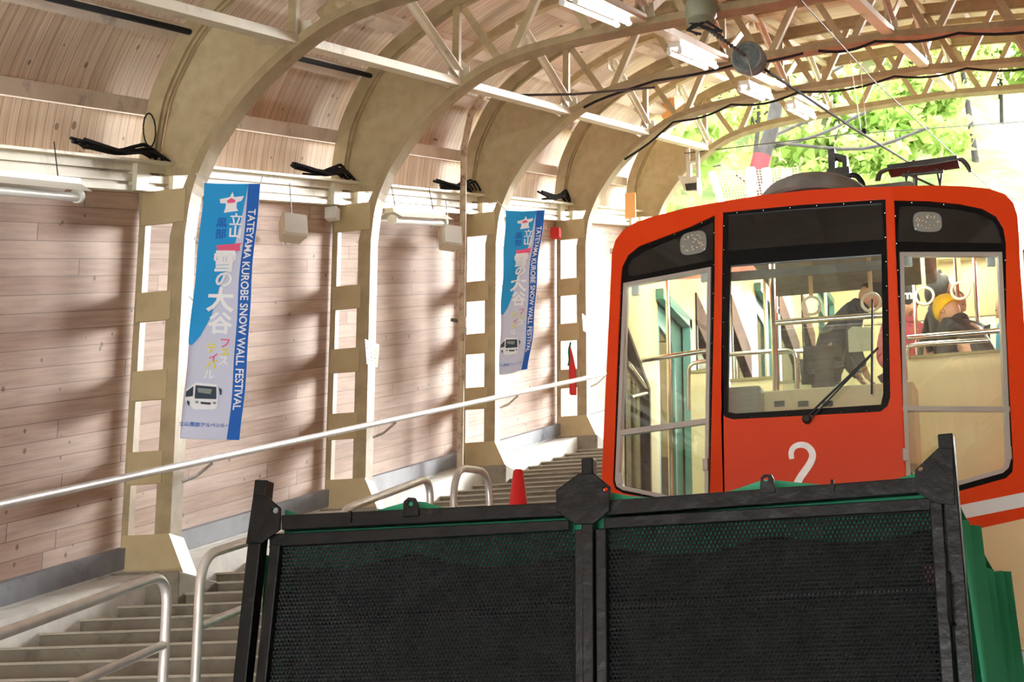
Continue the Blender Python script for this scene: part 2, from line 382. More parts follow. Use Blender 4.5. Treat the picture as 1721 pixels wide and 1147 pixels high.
# eave beam with long recesses, one run along each wall
def beam(sd):
    fx = (lambda x: x) if sd < 0 else mirr
    m = MB(); ya, yb = YA+.02, YB-.02
    for x0, x1, a, b in ((-6.42, -6.33, 4.335, 4.375), (-6.42, -6.36, 4.375, 4.40), (-6.42, -6.335, 4.40, 4.455), (-6.42, -6.37, 4.455, 4.475), (-6.42, -6.335, 4.475, 4.53), (-6.44, -6.25, 4.53, 4.55)):
        xs = sorted((fx(x0), fx(x1))); m.box(xs[0], xs[1], ya, yb, zr(a, ya), zr(b, ya), TAN)
    for n in range(-6, 5):
        for dy in (-.32, .17):
            y = Y0+S*n+dy
            if ya < y < yb-.2:
                xs = sorted((fx(-6.4), fx(-6.30))); m.box(xs[0], xs[1], y, y+.16, zr(4.335, y), zr(4.53, y), TAN)
    return m
for sd, nm in ((-1, 'trim_1'), (1, 'trim_2')): struct(beam(sd).build(nm, M['beam']))
# dark skirting band, whitewashed ledge and kerb
m = MB(); m.box(-6.47, -6.40, YA, YB, zr(1.735, YA), zr(1.875, YA), TAN); struct(m.build('baseboard_left', M['band']))
m = MB(); m.box(-6.50, -6.15, YA, YB, zr(-.2, YA), zr(1.715, YA), TAN); m.box(-6.50, -6.41, YA, YB, zr(1.7, YA), zr(1.74, YA), TAN)
struct(m.build('trim_3', M['whitewash']))
# stairs
RUN, RISE = .4295, .127; m = MB()
ks = range(-22, 37); XS0, XS1 = -6.16, -3.88
for k in ks:
    y = 9.19+RUN*k; z = 1.04+RISE*k
    m.cur = 0; m.box(XS0, XS1, y, y+RUN+.05, z-RISE-.55, z-.014)
    m.cur = 1; m.box(XS0, XS1, y-.018, y+RUN, z-.014, z)
st = m.build('floor', [M['concrete'], M['nosing']]); struct(st)
m = MB(); m.box(-3.9, 2.6, YA-8, YB+9, zr(.12, YA-8), zr(.30, YA-8), TAN)
struct(m.build('floor', M['concrete']))              # sloping track bed under the wagon and car
m = MB(); m.box(-3.94, -3.78, YA, YB, zr(.25, YA), zr(1.50, YA), TAN); struct(m.build('trim_4', M['whitewash']))
# pedestals under the pillars
for n in range(0, 5):
    y = Y0+S*n; zz = 1.68+TAN*S*n; m = MB()
    m.box(-6.47, -5.915, y-.17, y+.62, zz-.9, zz); o = m.build('trim_%d' % (5+n), M['concrete'], bevel=.012); struct(o)

# ================================================================ arches
ORD = ['nearest', 'second', 'third', 'fourth', 'farthest']
D = .15
def arch():
    t = thing('steel_arch', (XC, 0, 0), '', 'arch', 'curved steel arches of the station roof')
    # outer chord
    ot = [min(.115, max(.05, .05+(p[1]-4.3)*.4)) for p in OUTF]; q1 = offset(OUTF, -1.0)
    oc = [(p[0]+(q[0]-p[0])*w_, p[1]+(q[1]-p[1])*w_) for p, q, w_ in zip(OUTF, q1, ot)]
    band(OUTF, oc, .0, .075).build('outer_chord', M['chord'], t)
    m = MB(); 
    m2 = offset(OUTF, -.115); m3 = offset(OUTF, -.135); k_ = [i for i, p in enumerate(m2) if p[1] > 4.4]; band([m2[i] for i in k_], [m3[i] for i in k_], .03, .06).build('chord_rib', M['chord'], t)
    it = [max(.066, min(.115, .115-(p[1]-4.0)*.12)) for p in INNF]; q1 = offset(INNF, 1.0)
    ic = [(p[0]+(q[0]-p[0])*w_, p[1]+(q[1]-p[1])*w_) for p, q, w_ in zip(INNF, q1, it)]
    band(INNF, ic, .0, D).build('inner_chord', M['chord'], t)
    for sg in (-1, 1):
        fx = (lambda x: x) if sg < 0 else mirr
        # solid web at the shoulder
        o_ = [p for p in offset(OUTF, -.11) if p[0] < XC and 4.52 <= p[1] <= 5.62]; i_ = [p for p in offset(INNF, .08) if p[0] < XC and 4.50 <= p[1] <= 5.32]
        poly = [(-6.36, 4.50)] + [p for p in o_] + [(-5.70, 5.52)] + list(reversed(i_)) + [(-6.02, 4.47)]
        poly = [(fx(a), b) for a, b in poly]
        MB().prism(poly, lambda u, v, d: (u, d, v), .105, .125).build('web_plate', M['paint2'], t)
        for a, b in ((4.10, 4.34), (3.41, 3.615), (2.86, 3.065), (2.29, 2.51)):
            xs = sorted((fx(-6.43), fx(-6.17 if a < 4 else -6.10)))
            MB().box(xs[0], xs[1], -.010, .012, a, b).build('batten_plate', M['paint'], t)
        p = [(-6.43, 1.95), (-6.085, 1.95), (-5.965, 1.69), (-6.45, 1.69)]; p = [(fx(a), b) for a, b in p]
        MB().prism(p, lambda u, v, d: (u, d, v), -.02, D+.03).build('base_shoe', M['paint'], t)
    # zigzag bracing
    tops = [XC+k*.82 for k in range(-4, 5)]; bots = [XC+(k+.5)*.82 for k in range(-4, 4)]
    to = offset(OUTF, -.10); bo = offset(INNF, .07)
    def zz(c, x): return prof_at([q for q in c if q[1] > 4.9], x)[0]
    for b in bots:
        for s_ in (-1, 1):
            tx = b+s_*.41
            a = Vector((b+s_*.05, .05 if s_ < 0 else .09, zz(bo, b))); e = Vector((tx-s_*.04, .05 if s_ < 0 else .09, zz(to, tx)))
            MB().bar(a, e, .065, .012, (0, 1, 0)).bar(a+Vector((.03, .03, 0)), e+Vector((.03, .03, 0)), .01, .06, (0, 1, 0)).build('brace', M['paint2'], t)
    for k in (-4, -2, 0, 2, 4):
        x = XC+k*.82; MB().bar((x, .03, zz(bo, x)-.02), (x, .03, zz(to, x)), .06, .06, (0, 1, 0)).build('post', M['paint2'], t)
        z = zz(bo, x)
        MB().prism([(x-.09, z-.02), (x+.09, z-.02), (x+.07, z+.2), (x-.05, z+.2)], lambda u, v, d: (u, d, v), D, D+.012).build('gusset_plate', M['beam'], t)
    return t
proto = arch()
arches = []
for n in range(5):
    a = proto if n == 0 else copy_tree(proto)
    a.location = (XC, Y0+S*n, TAN*S*n)
    arches.append(a)
for a, s_ in zip(arches, ('nearest and leftmost steel arch, its pillar carrying the larger banner', 'second steel arch, its pillar holding a white notice sheet with the speaker before it', 'third steel arch, beside the thin rusty downpipe, carrying the smaller banner',
                          'fourth steel arch, its pillar with the folded red cloth by the train', 'farthest steel arch, at the open daylight end of the hall')): a['label'] = s_
# intermediate rafters at mid bay
def rafter(n):
    y = Y0+S*(n+.5); c = [p for p in offset(OUTF, -.005) if p[1] > 5.8]; c = [(p[0], p[1]) for p in c]
    m = band(c, offset(c, -.07), y-.04, y+.04); m.v = [(a, b, zc+TAN*(y-Y0)) for a, b, zc in m.v]
    return tag(m.build('mid_bay_rafter', M['paint2']), 'slim steel rafter curving under the ceiling between the %s and %s arches' % (ORD[n], ORD[n+1]), 'rafter', 'slim rafters between the arches')
for n in range(4): rafter(n)
# longitudinal struts between neighbouring arches
where = {-4: 'at the left roof shoulder', -2: 'in the lamp row left of centre', 0: 'along the roof centre', 2: 'right of the roof centre', 4: 'at the right roof shoulder'}
def zin(x): return prof_at([q for q in INNF if q[1] > 4.9], x)[0]
def zout(x): return prof_at([q for q in OUTF if q[1] > 4.9], x)[0]
for n in range(-1, 4):
    for k, wtxt in where.items():
        x = XC+.82*k; ya = Y0+S*n+(D if n >= 0 else .2); yb = Y0+S*(n+1)
        if n == -1 and k not in (-4, -2): continue
        z0 = zin(x)+.02
        if abs(k) == 4: z0 += .02
        btw = 'between the %s and %s arches' % (ORD[n], ORD[n+1]) if n >= 0 else 'in front of the nearest arch'
        t = thing('roof_strut', (x, ya, zr(z0, ya)), 'cream channel %s, %s' % (wtxt, btw), 'strut', 'lengthwise roof struts')
        A = lambda y, dz=0, dx=0: (x+dx, y, zr(z0+dz, y))
        MB().bar(A(ya, .02), A(yb, .02), .11, .02).bar(A(ya, .045, -.05), A(yb, .045, -.05), .012, .06).bar(A(ya, .045, .05), A(yb, .045, .05), .012, .06).build('channel', M['beam'], t)
        if n >= 0:
            ym = (ya+yb)/2; zt = zout(x)-.1
            MB().bar((x+.03, ym, zr(zt, ym)), (x+.03, yb-.03, zr(z0+.12, yb)), .02, .075).bar((x+.055, ym, zr(zt+.02, ym)), (x+.055, yb-.03, zr(z0+.14, yb)), .05, .012).build('diagonal', M['beam'], t)
            if abs(k) < 4:
                MB().bar((x+.02, ya+.02, zr(zt, ya)), (x+.02, yb-.02, zr(zt, yb)), .06, .06).build('top_channel', M['beam'], t)
                MB().bar((x-.03, ym, zr(zt, ym)), (x-.03, ya+.05, zr(z0+.12, ya)), .02, .075).build('diagonal', M['beam'], t)
            MB().prism([(ym-.10, zr(zt-.12, ym)), (ym+.16, zr(zt-.06, ym)), (ym+.08, zr(zt+.06, ym)), (ym-.10, zr(zt+.05, ym))], lambda u, v, d: (d, u, v), x, x+.012).build('gusset_plate', M['beam'], t)
            MB().prism([(yb-.26, zr(z0+.02, yb-.26)), (yb-.01, zr(z0+.02, yb)), (yb-.01, zr(z0+.26, yb)), (yb-.08, zr(z0+.26, yb))], lambda u, v, d: (d, u, v), x-.005, x+.01).build('gusset_plate', M['beam'], t)

# ================================================================ things along the left wall
RX, RZ = -5.93, 2.415                                # wall handrail
m = thing('wall_handrail', (RX, 2, zr(RZ, 2)), 'long steel handrail running up along the boarded left wall', 'handrail')
MB().tube([(RX, YA+.3, zr(RZ, YA+.3)), (RX, YB-.6, zr(RZ, YB-.6))], .0245, 14).build('rail_tube', M['steel'], m, smooth=True)
for n in range(5):
    y = Y0+S*n+.2; MB().tube([(-6.06, y-.12, zr(RZ-.13, y-.12)), (-6.0, y-.05, zr(RZ-.12, y)), (RX-.005, y+.05, zr(RZ-.03, y+.05))], .011, 8).build('bracket', M['alu'], m, smooth=True)
def bendpath(pts, r, k=6):                           # round the corners of a polyline
    P = [Vector(p) for p in pts]; out = [P[0]]
    for i in range(1, len(P)-1):
        a = (P[i-1]-P[i]).normalized(); b = (P[i+1]-P[i]).normalized(); A = P[i]+a*r; B = P[i]+b*r
        for j in range(k+1):
            t = j/k; out.append(A*(1-t)**2 + P[i]*2*t*(1-t) + B*t*t)
    return out+[P[-1]]
HX = -3.9
def nosez(y): return zr(1.566, y)
def hoop(name, ya, yb, za, zb, label, lower=True, r=.15):
    t = thing(name, (HX, (ya+yb)/2, nosez(ya)-.1), label, 'handrail', None)
    MB().tube(bendpath([(HX, ya, nosez(ya)-.12), (HX, ya, za), (HX, yb, zb), (HX, yb, nosez(yb)-.12)], r, 10), .0215, 14).build('tube', M['steel'], t, smooth=True)
    if lower: MB().tube([(HX, ya+.015, za-.30), (HX, yb-.015, zb-.30)], .019, 12).build('mid_bar', M['steel'], t, smooth=True)
    return t
hoop('handrail', 4.2, 7.03, 1.00-TAN*2.83+.03, 1.085, 'near steel handrail at bottom left whose curved end faces the black wagon')
hoop('handrail', 7.31, 8.55, 1.195, 1.195+TAN*1.24, 'steel handrail rising just left of the black wagon post')
hoop('handrail', 8.76, 10.02, 1.63, 1.63+TAN*1.26+.03, 'steel handrail with sloping top just above the wagon left of the hoop')
hoop('handrail', 10.40, 11.03, 2.16, 2.25, 'short narrow steel hoop handrail next to the red cone', lower=False, r=.2)
# traffic cone
cy = 12.0; c = aty(871, 790, cy); cz = nosez(cy)+.0
kk = math.floor((cy-9.19)/RUN); cz = 1.04+RISE*kk
t = thing('traffic_cone', (c[0], cy, cz), 'red plastic traffic cone standing on the stairs beside the train', 'traffic cone')
h = c[2]-cz
MB().lathe([(.118, .02), (.113, .03), (.034, h-.01), (.026, h), (.018, h)], (c[0], cy, cz), n=28).build('cone_body', M['red'], t, smooth=True)
MB().box(c[0]-.17, c[0]+.17, cy-.17, cy+.17, cz, cz+.025).build('base', M['red'], t, bevel=.01)
# rusty drain pipe in the second bay
px_ = -6.2; p0 = atx(773, 780, px_); y = p0[1]; zt = zr(6.0, y)
M['rust'] = worn('rusty_painted_pipe', (.50, .40, .27), (.60, .50, .36), 12, .6, bump=.2, dirt=(.22, .12, .07), dscale=9, dlo=.5, dhi=.65)
t = thing('downpipe', (px_, y, zr(1.7, y)), 'thin rusty vertical pipe standing against the wall before the third arch', 'pipe')
MB().tube([(px_, y, zr(1.62, y)), (px_, y, zr(5.0, y)), (px_+.06, y+.02, zr(5.35, y)), (px_+.2, y+.06, zr(5.62, y))], .032, 12).build('pipe_tube', M['rust'], t, smooth=True)
cz2 = atx(773, 540, px_)[2]
MB().lathe([(.034, -.06), (.044, -.05), (.044, .05), (.034, .06)], (px_, y, cz2), n=14).build('coupling', M['rust'], t, smooth=True)
MB().tube([(px_, y-.02, cz2), (px_-.1, y-.02, cz2+.03)], .018, 8).build('tap', M['darkmetal'], t)
# fluorescent wall lamps hanging from the beam
def wall_lamp(pxa, pxb, py, label, on=False):
    lx = -6.18; a = atx(pxa, py[0], lx); b = atx(pxb, py[1], lx); r_ = math.hypot(b[1]-a[1], b[2]-a[2]); d = Vector(b-a).normalized()
    t = thing('fluorescent_lamp', tuple(a), label, 'lamp', None); up = Vector((0, 0, 1)); up = (up-d*up.dot(d)).normalized(); sx = d.cross(up)
    if sx.x < 0: sx = -sx
    A, B = Vector(a), Vector(b); m = MB()
    P = lambda base, o, h: base + sx*o + up*h
    for o1, h1, o2, h2 in ((-.12, -.012, -.04, .045), (.12, -.012, .04, .045)):
        m.add([P(A, o1, h1), P(B, o1, h1), P(B, o2, h2), P(A, o2, h2), P(A, o1*.96, h1), P(B, o1*.96, h1), P(B, o2*.8, h2-.004), P(A, o2*.8, h2-.004)],
              [(0, 1, 2, 3), (7, 6, 5, 4), (0, 4, 5, 1), (2, 6, 7, 3), (0, 3, 7, 4), (1, 5, 6, 2)])
    m.bar(P(A, 0, .055), P(B, 0, .055), .085, .045); m.build('reflector', M['lampwhite'], t)
    MB().tube([P(A, .02, -.04)+d*.03, P(B, .02, -.04)-d*.03], .028, 14).build('tube', M['tube'] if on else M['tubeoff'], t, smooth=True)
    for q in (A, B):
        s_ = 1 if q is A else -1
        MB().tube([P(q, .02, -.03), P(q, .02, -.03)+d*s_*.03], .046, 16).build('end_cap', M['lampwhite'], t)
    for fr in (.12, .85):
        q = A.lerp(B, fr); MB().tube([P(q, 0, .07), (q.x-.06, q.y, q.z+.32)], .004, 6).build('hanging_wire', M['wire'], t)
    return t
wall_lamp(-75, 127, (303, 322), 'unlit fluorescent lamp hanging on the wall at the far left edge')
wall_lamp(655, 742, (364, 369), 'fluorescent lamp hanging on the wall between second and third arches')
# loudspeakers
def speaker(px0, px1, py0, py1, lx, label, yaw=.5):
    c = atx((px0+px1)/2, (py0+py1)/2, lx); h = (py1-py0)/FPX*c[1]*1.05*.82; w_ = .21; dp = .17
    t = thing('loudspeaker', (c[0], c[1], c[2]-h/2), label, 'loudspeaker', 'wall loudspeakers')
    Rm = Matrix.Rotation(-yaw, 3, 'Z') @ Matrix.Rotation(math.radians(-12), 3, 'X')
    def fn(u, v, d): return Vector(c) + Rm @ Vector((u, -d, v))
    b = [(-w_*.5, -h/2), (w_*.5, -h/2), (w_*.5, h/2), (-w_*.5, h/2)]
    vs = [fn(u*.8, v*.85, -dp/2) for u, v in b]+[fn(u, v, dp/2) for u, v in b]
    MB().add(vs, [(0, 1, 2, 3), (7, 6, 5, 4), (0, 4, 5, 1), (1, 5, 6, 2), (2, 6, 7, 3), (3, 7, 4, 0)]).build('case', M['speaker'], t, bevel=.012)
    g = inset(b, .018); MB().prism(g, fn, dp/2, dp/2+.012).build('front_grille', M['grille'], t, bevel=.004)
    MB().bar(fn(0, .02, -dp/2), fn(0, .05, -dp/2-.14), .03, .04).build('wall_bracket', M['speaker'], t)
    MB().tube([fn(0, h*.45, 0), fn(0, h*.45, 0)+Vector((-.03, 0, .3))], .004, 6).build('wire', M['wire'], t)
    return t
speaker(464, 518, 356, 414, -6.22, 'larger looking beige loudspeaker mounted right of the big banner', -.75)
speaker(740, 770, 376, 427, -6.2, 'beige loudspeaker mounted under the lamp beside the rusty pipe', -.75)
# small boxes, conduits, cable bundles on the beam
def smallbox(px, py, lx, s_, mt, label, nm, cat):
    c = atx(px, py, lx); m = MB().box(c[0]-.08, c[0]+.03, c[1]-s_/2, c[1]+s_/2, c[2]-s_*.6, c[2]+s_*.6)
    return tag(m.build(nm, mt, bevel=.01), label, cat)
smallbox(563, 359, -6.35, .09, M['lampwhite'], 'tiny cream switch box on the boards left of the second pillar', 'switch_box', 'box')
smallbox(937.5, 392, -6.3, .10, M['redcloth'], 'tiny red alarm box hanging left of the fourth pillar', 'alarm_box', 'box')
for n, txt in enumerate(('nearest', 'second', 'third', 'fourth')):
    y = Y0+S*n; zb = zr(4.55, y); m = MB()
    for k in range(9):
        a = random.uniform(0, 1); x0 = -6.40+.11*a; hh = .02+.08*random.random()
        pts = [(x0, y-.75-.3*random.random(), zb-.2+.02*random.random()), (x0+.02, y-.5, zb-.12+hh*.5), (x0+.03, y-.28, zb-.05+hh), (x0+.01, y-.1, zb+.0+hh*1.3), (x0-.01, y+.12, zb+.03+hh*.6)]
        m.tube(smoothpoly(pts, 4), .009+.006*random.random(), 6)
    if n == 0: m.tube([Vector((-6.33, y-.14, zb+.19))+Vector((0, .085*math.cos(a*.45), .12*math.sin(a*.45))) for a in range(-3, 11)], .006, 6)
    tag(m.build('cable_bundle', M['cable'], smooth=True), 'bundle of black cables on the wall beam against the %s arch' % txt, 'cables', 'black cable bundles on the beam')
for n in (-1, 0):
    x, z = -6.13, 5.50; ya = Y0+S*n+.2 if n < 0 else Y0+.25; yb = Y0+S*(n+1)-.02
    tag(MB().tube([(x, ya, zr(z, ya)), (x, yb, zr(z, yb))], .022, 10).build('conduit', M['cable'], smooth=True),
        'black conduit under the ceiling %s' % ('at the upper left corner before the nearest arch' if n < 0 else 'between the nearest and second arches'), 'pipe')
# cables looping under the third and fourth arches
def on_arch(n, x, dz=0): return (x, Y0+S*n-.03, zr(zin(x)-.035+dz, Y0)+TAN*S*n)
def archcable(n, xs, sags, r, label):
    pts = []
    for i in range(len(xs)-1):
        for j in range(6):
            f_ = j/6; x = xs[i]+(xs[i+1]-xs[i])*f_; pts.append(on_arch(n, x, -sags*math.sin(f_*math.pi)))
    pts.append(on_arch(n, xs[-1])); return tag(MB().tube(pts, r, 8).build('roof_cable', M['cable'], smooth=True), label, 'cable', 'cables clipped under the arches')
archcable(2, [-5.15, -4.4, -3.6, -2.9], .02, .014, 'black cable clipped under the third arch left of the pulley drum')
archcable(2, [-2.75, -2.2, -1.4, -.4], .05, .015, 'black cable sagging under the third arch right of the pulley drum')
archcable(3, [-5.6, -5.0, -4.3, -3.5, -2.4, -1.6, -.6], .07, .014, 'long black cable clipped beneath the fourth arch above the train')
a = aty(820, 161, 15.6); b = aty(1100, 147, 17.3)
tag(MB().tube([a, (a+b)/2-np.array([0, 0, .03]), b], .013, 6).build('slack_wire', M['wire'], smooth=True), 'slack dark wire strung from the second bay to the third arch', 'wire')
# notices taped to pillars, red cloth
def notice(c4, lx, label, rows, yel=False):
    P = [atx(px, py, lx) for px, py in c4]; t = thing('notice_sheet', tuple(P[3]), label, 'notice')
    fn = lambda u, v, d: Vector(P[0]).lerp(Vector(P[1]), u).lerp(Vector(P[3]).lerp(Vector(P[2]), u), v)+Vector((d, 0, 0))
    MB().prism([(0, 0), (1, 0), (1, 1), (0, 1)], fn, 0, .003).build('sheet', M['paper'], t)
    m = MB()
    for r_ in range(rows):
        for c_ in range(3):
            if (r_*3+c_) % 5 != 4: m.prism([(.12+.28*c_, .12+r_*.8/rows), (.34+.28*c_, .12+r_*.8/rows), (.34+.28*c_, .12+(r_+.55)*.8/rows), (.12+.28*c_, .12+(r_+.55)*.8/rows)], fn, .003, .0045)
    m.build('printed_lines', M['pgrey'], t)
    if yel: MB().prism([(.8, .05), (.97, .05), (.97, .95), (.8, .9)], fn, .003, .005).build('yellow_strip', M['pyel'], t)
notice([(613, 570), (637, 580), (634, 618), (616, 612)], -6.03, 'white notice sheet with yellow edge taped on the second pillar', 5, True)
notice([(978, 527), (988, 535), (991, 562), (980, 556)], -6.03, 'blank looking white notice sheet taped on the fourth pillar', 3)
lx = -6.1; y4 = Y0+S*3-.06; c = [aty(*p, y4) for p in ((958, 578), (963, 600), (967, 620), (968, 664), (958, 664), (957, 625), (957, 600))]
t = thing('folded_flag', (c[3][0], y4, c[3][2]), 'folded red cloth on a green cord hanging at the fourth pillar', 'cloth')
poly = [(p[0], p[2]) for p in c]
MB().prism(poly, lambda u, v, d: (u, y4+d, v), -.03, .03).build('cloth', M['redcloth'], t, bevel=.01)
g = [aty(*p, y4-.03) for p in ((959, 576), (956, 590), (957, 605), (955, 615))]
MB().tube(smoothpoly([tuple(p) for p in g], 5), .012, 8).build('cord', M['greenrope'], t, smooth=True)

# ================================================================ banners
def textmesh(body, size, bold=0.0):
    cu = bpy.data.curves.new('lettering', 'FONT'); cu.body = body; cu.size = size; cu.align_x = 'CENTER'; cu.align_y = 'CENTER'; cu.offset = bold; cu.resolution_u = 3
    o = bpy.data.objects.new('lettering', cu); COL.objects.link(o)
    dg = bpy.context.evaluated_depsgraph_get(); me = bpy.data.meshes.new_from_object(o.evaluated_get(dg))
    v = [tuple(p.co[:2]) for p in me.vertices]; f = [tuple(p.vertices) for p in me.polygons]
    bpy.data.objects.remove(o); bpy.data.meshes.remove(me); return v, f
def banner(corners, yp, label, wav=.012, full_=True):
    """corners TL TR BR BL in pixels, on the plane y=yp; u across 0..1, v down 0..H"""
    P = [aty(px, py, yp) for px, py in corners]; H = 4.7
    def fn(u, v, d):
        t_ = v/H; a = P[0]*(1-u)+P[1]*u; b = P[3]*(1-u)+P[2]*u; q = a*(1-t_)+b*t_
        return (q[0], yp+wav*math.sin(v*1.7+u*2)*min(1, u*2+.2)+wav*.5*math.sin(v*4.1+u*5)-d, q[2])
    t = thing('festival_banner', (P[3][0], yp, P[3][2]), label, 'banner', None)
    def patch(poly, d0, mt, nm, holes=(), sub=.12):
        bm = bmesh.new(); n = 1
        me = MB().prism(poly, lambda u, v, d: (u, v, 0), 0, 0, holes)
        k = sum(1 for _ in poly)+sum(len(h) for h in holes)
        vs = [bm.verts.new((p[0], p[1], 0)) for p in me.v[:k]]
        for f in me.f:
            if all(i < k for i in f) and len(f) == 3: bm.faces.new([vs[i] for i in f])
        for axis in (0, 1):
            a = sub
            lim = 1.02 if axis == 0 else H
            while a < lim:
                no = (1, 0, 0) if axis == 0 else (0, 1, 0); co = (a, 0, 0) if axis == 0 else (0, a, 0)
                bmesh.ops.bisect_plane(bm, geom=bm.verts[:]+bm.edges[:]+bm.faces[:], plane_co=co, plane_no=no); a += sub
        bm.verts.index_update(); m = MB(); m.add([fn(v.co.x, v.co.y, d0) for v in bm.verts], [tuple(v.index for v in f.verts) for f in bm.faces]); bm.free()
        return m.build(nm, mt, t, smooth=True)
    cloth = patch([(0, 0), (1, 0), (1, H), (0, H)], 0, M['bpale'], 'cloth')
    mod = cloth.modifiers.new('thickness', 'SOLIDIFY'); mod.thickness = .0015; mod.offset = 0
    e = .005
    patch([(0, 0), (.79, 0), (.73, .55), (.66, 1.0), (.58, 1.5), (.46, 2.0), (.36, 2.5), (.2, 2.85), (.06, 3.03), (0, 3.0)], e, M['bblue'], 'blue_sky_print')
    patch([(.79, 0), (1, 0), (1, H), (.79, H)], e, M['bnavy'], 'dark_blue_strip')
    def lettering(body, u, v, su, mt, nm, rot=0.0, bold=0.0, d=2*e, asp=1.0):
        vv, ff = textmesh(body, 1.0, bold); m = MB(); out = []
        c_, s_ = math.cos(rot), math.sin(rot)
        for a, b in vv:
            x_, y_ = a*su*asp, -b*su; out.append(fn(u+x_*c_-y_*s_, v+x_*s_+y_*c_, d))
        m.add(out, ff); return m.build(nm, mt, t)
    lettering('TATEYAMA KUROBE SNOW WALL FESTIVAL', .89, 2.32, .185, M['bwhite'], 'roman_lettering', math.pi/2, .018, asp=1.0)
    # crest: left as a plain ribbon shape
    patch([(.30, .30), (.48, .26), (.52, .16), (.56, .26), (.74, .24), (.70, .33), (.62, .36), (.62, .46), (.66, .52), (.40, .56), (.42, .46), (.42, .38), (.32, .38)], 2*e, M['bwhite'], 'crest')
    patch([(.44, .33), (.52, .28), (.60, .33), (.58, .37), (.46, .38)], 3*e, M['bpink'], 'crest_accent')
    lettering('立', .63, .70, .24, M['bwhite'], 'lettering', 0, .015); lettering('山', .63, .93, .24, M['bwhite'], 'lettering', 0, .03)
    lettering('黒', .38, .76, .20, M['bnavy'], 'lettering', 0, .015); lettering('部', .38, .97, .20, M['bnavy'], 'lettering', 0, .015)
    patch([(.32, 1.17), (.78, 1.12), (.72, 1.19), (.76, 1.27), (.36, 1.32)], 2*e, M['bpink'], 'pink_ribbon')
    for ch, u, v, sz in (('雪', .50, 1.50, .44), ('の', .53, 1.83, .34), ('大', .50, 2.22, .46), ('谷', .52, 2.64, .40)):
        lettering(ch, u, v, sz, M['bwhite'], 'lettering', 0, .032)
    for ch, u, v, mt in (('フ', .62, 2.98, 'bpink'), ('ェ', .64, 3.12, 'byellow'), ('ス', .62, 3.30, 'bwhite'), ('テ', .40, 3.08, 'byellow'), ('ィ', .45, 3.23, 'bpink'), ('バ', .42, 3.38, 'byellow'), ('ル', .40, 3.56, 'bwhite')):
        lettering(ch, u, v, .20, M[mt], 'lettering', 0, .012)
    # bus picture
    patch([(.04, 3.84), (.16, 3.72), (.20, 3.70), (.54, 3.72), (.57, 3.78), (.57, 4.10), (.53, 4.16), (.22, 4.18), (.19, 4.17), (.04, 4.02)], 2*e, M['bwhite'], 'bus_picture')
    patch([(.20, 3.75), (.54, 3.765), (.55, 3.98), (.205, 3.99)], 3*e, M['bdark'], 'bus_window')
    patch([(.05, 3.87), (.165, 3.77), (.17, 3.95), (.05, 3.97)], 3*e, M['bdark'], 'bus_window')
    patch([(.57, 3.78), (.62, 3.80), (.62, 3.90), (.60, 3.90), (.59, 3.83)], 2*e, M['bdark'], 'bus_mirror')
    patch([(.30, 4.04), (.47, 4.045), (.46, 4.085), (.31, 4.08)], 3*e, M['bdark'], 'bus_grille')
    for u0 in (.22, .50): patch([(u0, 4.03), (u0+.05, 4.03), (u0+.05, 4.07), (u0, 4.07)], 3*e, M['pgrey'], 'bus_lamp')
    patch([(.08, 4.02), (.13, 4.05), (.13, 4.13), (.09, 4.09)], 3*e, M['bdark'], 'bus_wheel')
    patch([(.24, 3.80), (.48, 3.81), (.46, 3.90), (.26, 3.88)], 4*e, M['pgrey'], 'bus_window_reflection')
    lettering('立山黒部アルペンルート', .44, 4.45, .085, M['bnavy'], 'logo_line', 0, .01)
    for (u, v) in ((.0, 1.1), (.0, 2.2)):
        q = fn(u, v, 0); MB().tube([q, (q[0]-.03, q[1]+.0, q[2]+.03), (q[0]-.09, q[1]+.1, q[2]+.05)], .004, 6).build('tie', M['bwhite'], t)
    for (px, py), (u, v) in (((corners[0][0]-14, corners[0][1]-16), (0, 0)), ((corners[1][0]+4, corners[1][1]-12), (1, 0))):
        q = fn(u, v, 0); r_ = aty(px, py, yp+.05); MB().tube([q, r_], .004, 6).build('tie', M['bwhite'], t)
    return t
banner([(344, 308), (437, 309), (404, 741), (302, 737)], Y0-.05, 'larger blue and white festival banner tied to the nearest pillar')
banner([(850, 354), (915, 353), (888, 622), (838, 630)], Y0+2*S-.05, 'smaller looking blue and white festival banner tied to the third pillar', .03)

# ================================================================ funicular car
YF = 11.8; XL, XR = -2.5865, -1.4315
AL, AR = math.radians(15), math.radians(22)
car = thing('funicular_car', (XC, YF, .9), 'orange and cream funicular car with black framed windows and a silver numeral on its front', 'train')
NL = (-math.sin(AL), -math.cos(AL), 0); NR = (math.sin(AR), -math.cos(AR), 0); NC = (0, -1, 0)
def tl(pts, out=0.0):                                # pixel traces -> (u, z) on each front panel
    r = [atp(px, py, (XL, YF, 0), NL) for px, py in pts]; return [((p[0]-XL)/math.cos(AL), p[2]) for p in r]
def tc(pts): return [(p[0], p[2]) for p in (aty(px, py, YF) for px, py in pts)]
def tr(pts): return [((p[0]-XR)/math.cos(AR), p[2]) for p in (atp(px, py, (XR, YF, 0), NR) for px, py in pts)]
def fl(u, v, d): return (XL+u*math.cos(AL)-math.sin(AL)*d, YF-u*math.sin(AL)-math.cos(AL)*d, v)     # d > 0 towards the viewer
def fc(u, v, d): return (u, YF-d, v)
def fr_(u, v, d): return (XR+u*math.cos(AR)+math.sin(AR)*d, YF+u*math.sin(AR)-math.cos(AR)*d, v)
ZB = 1.16
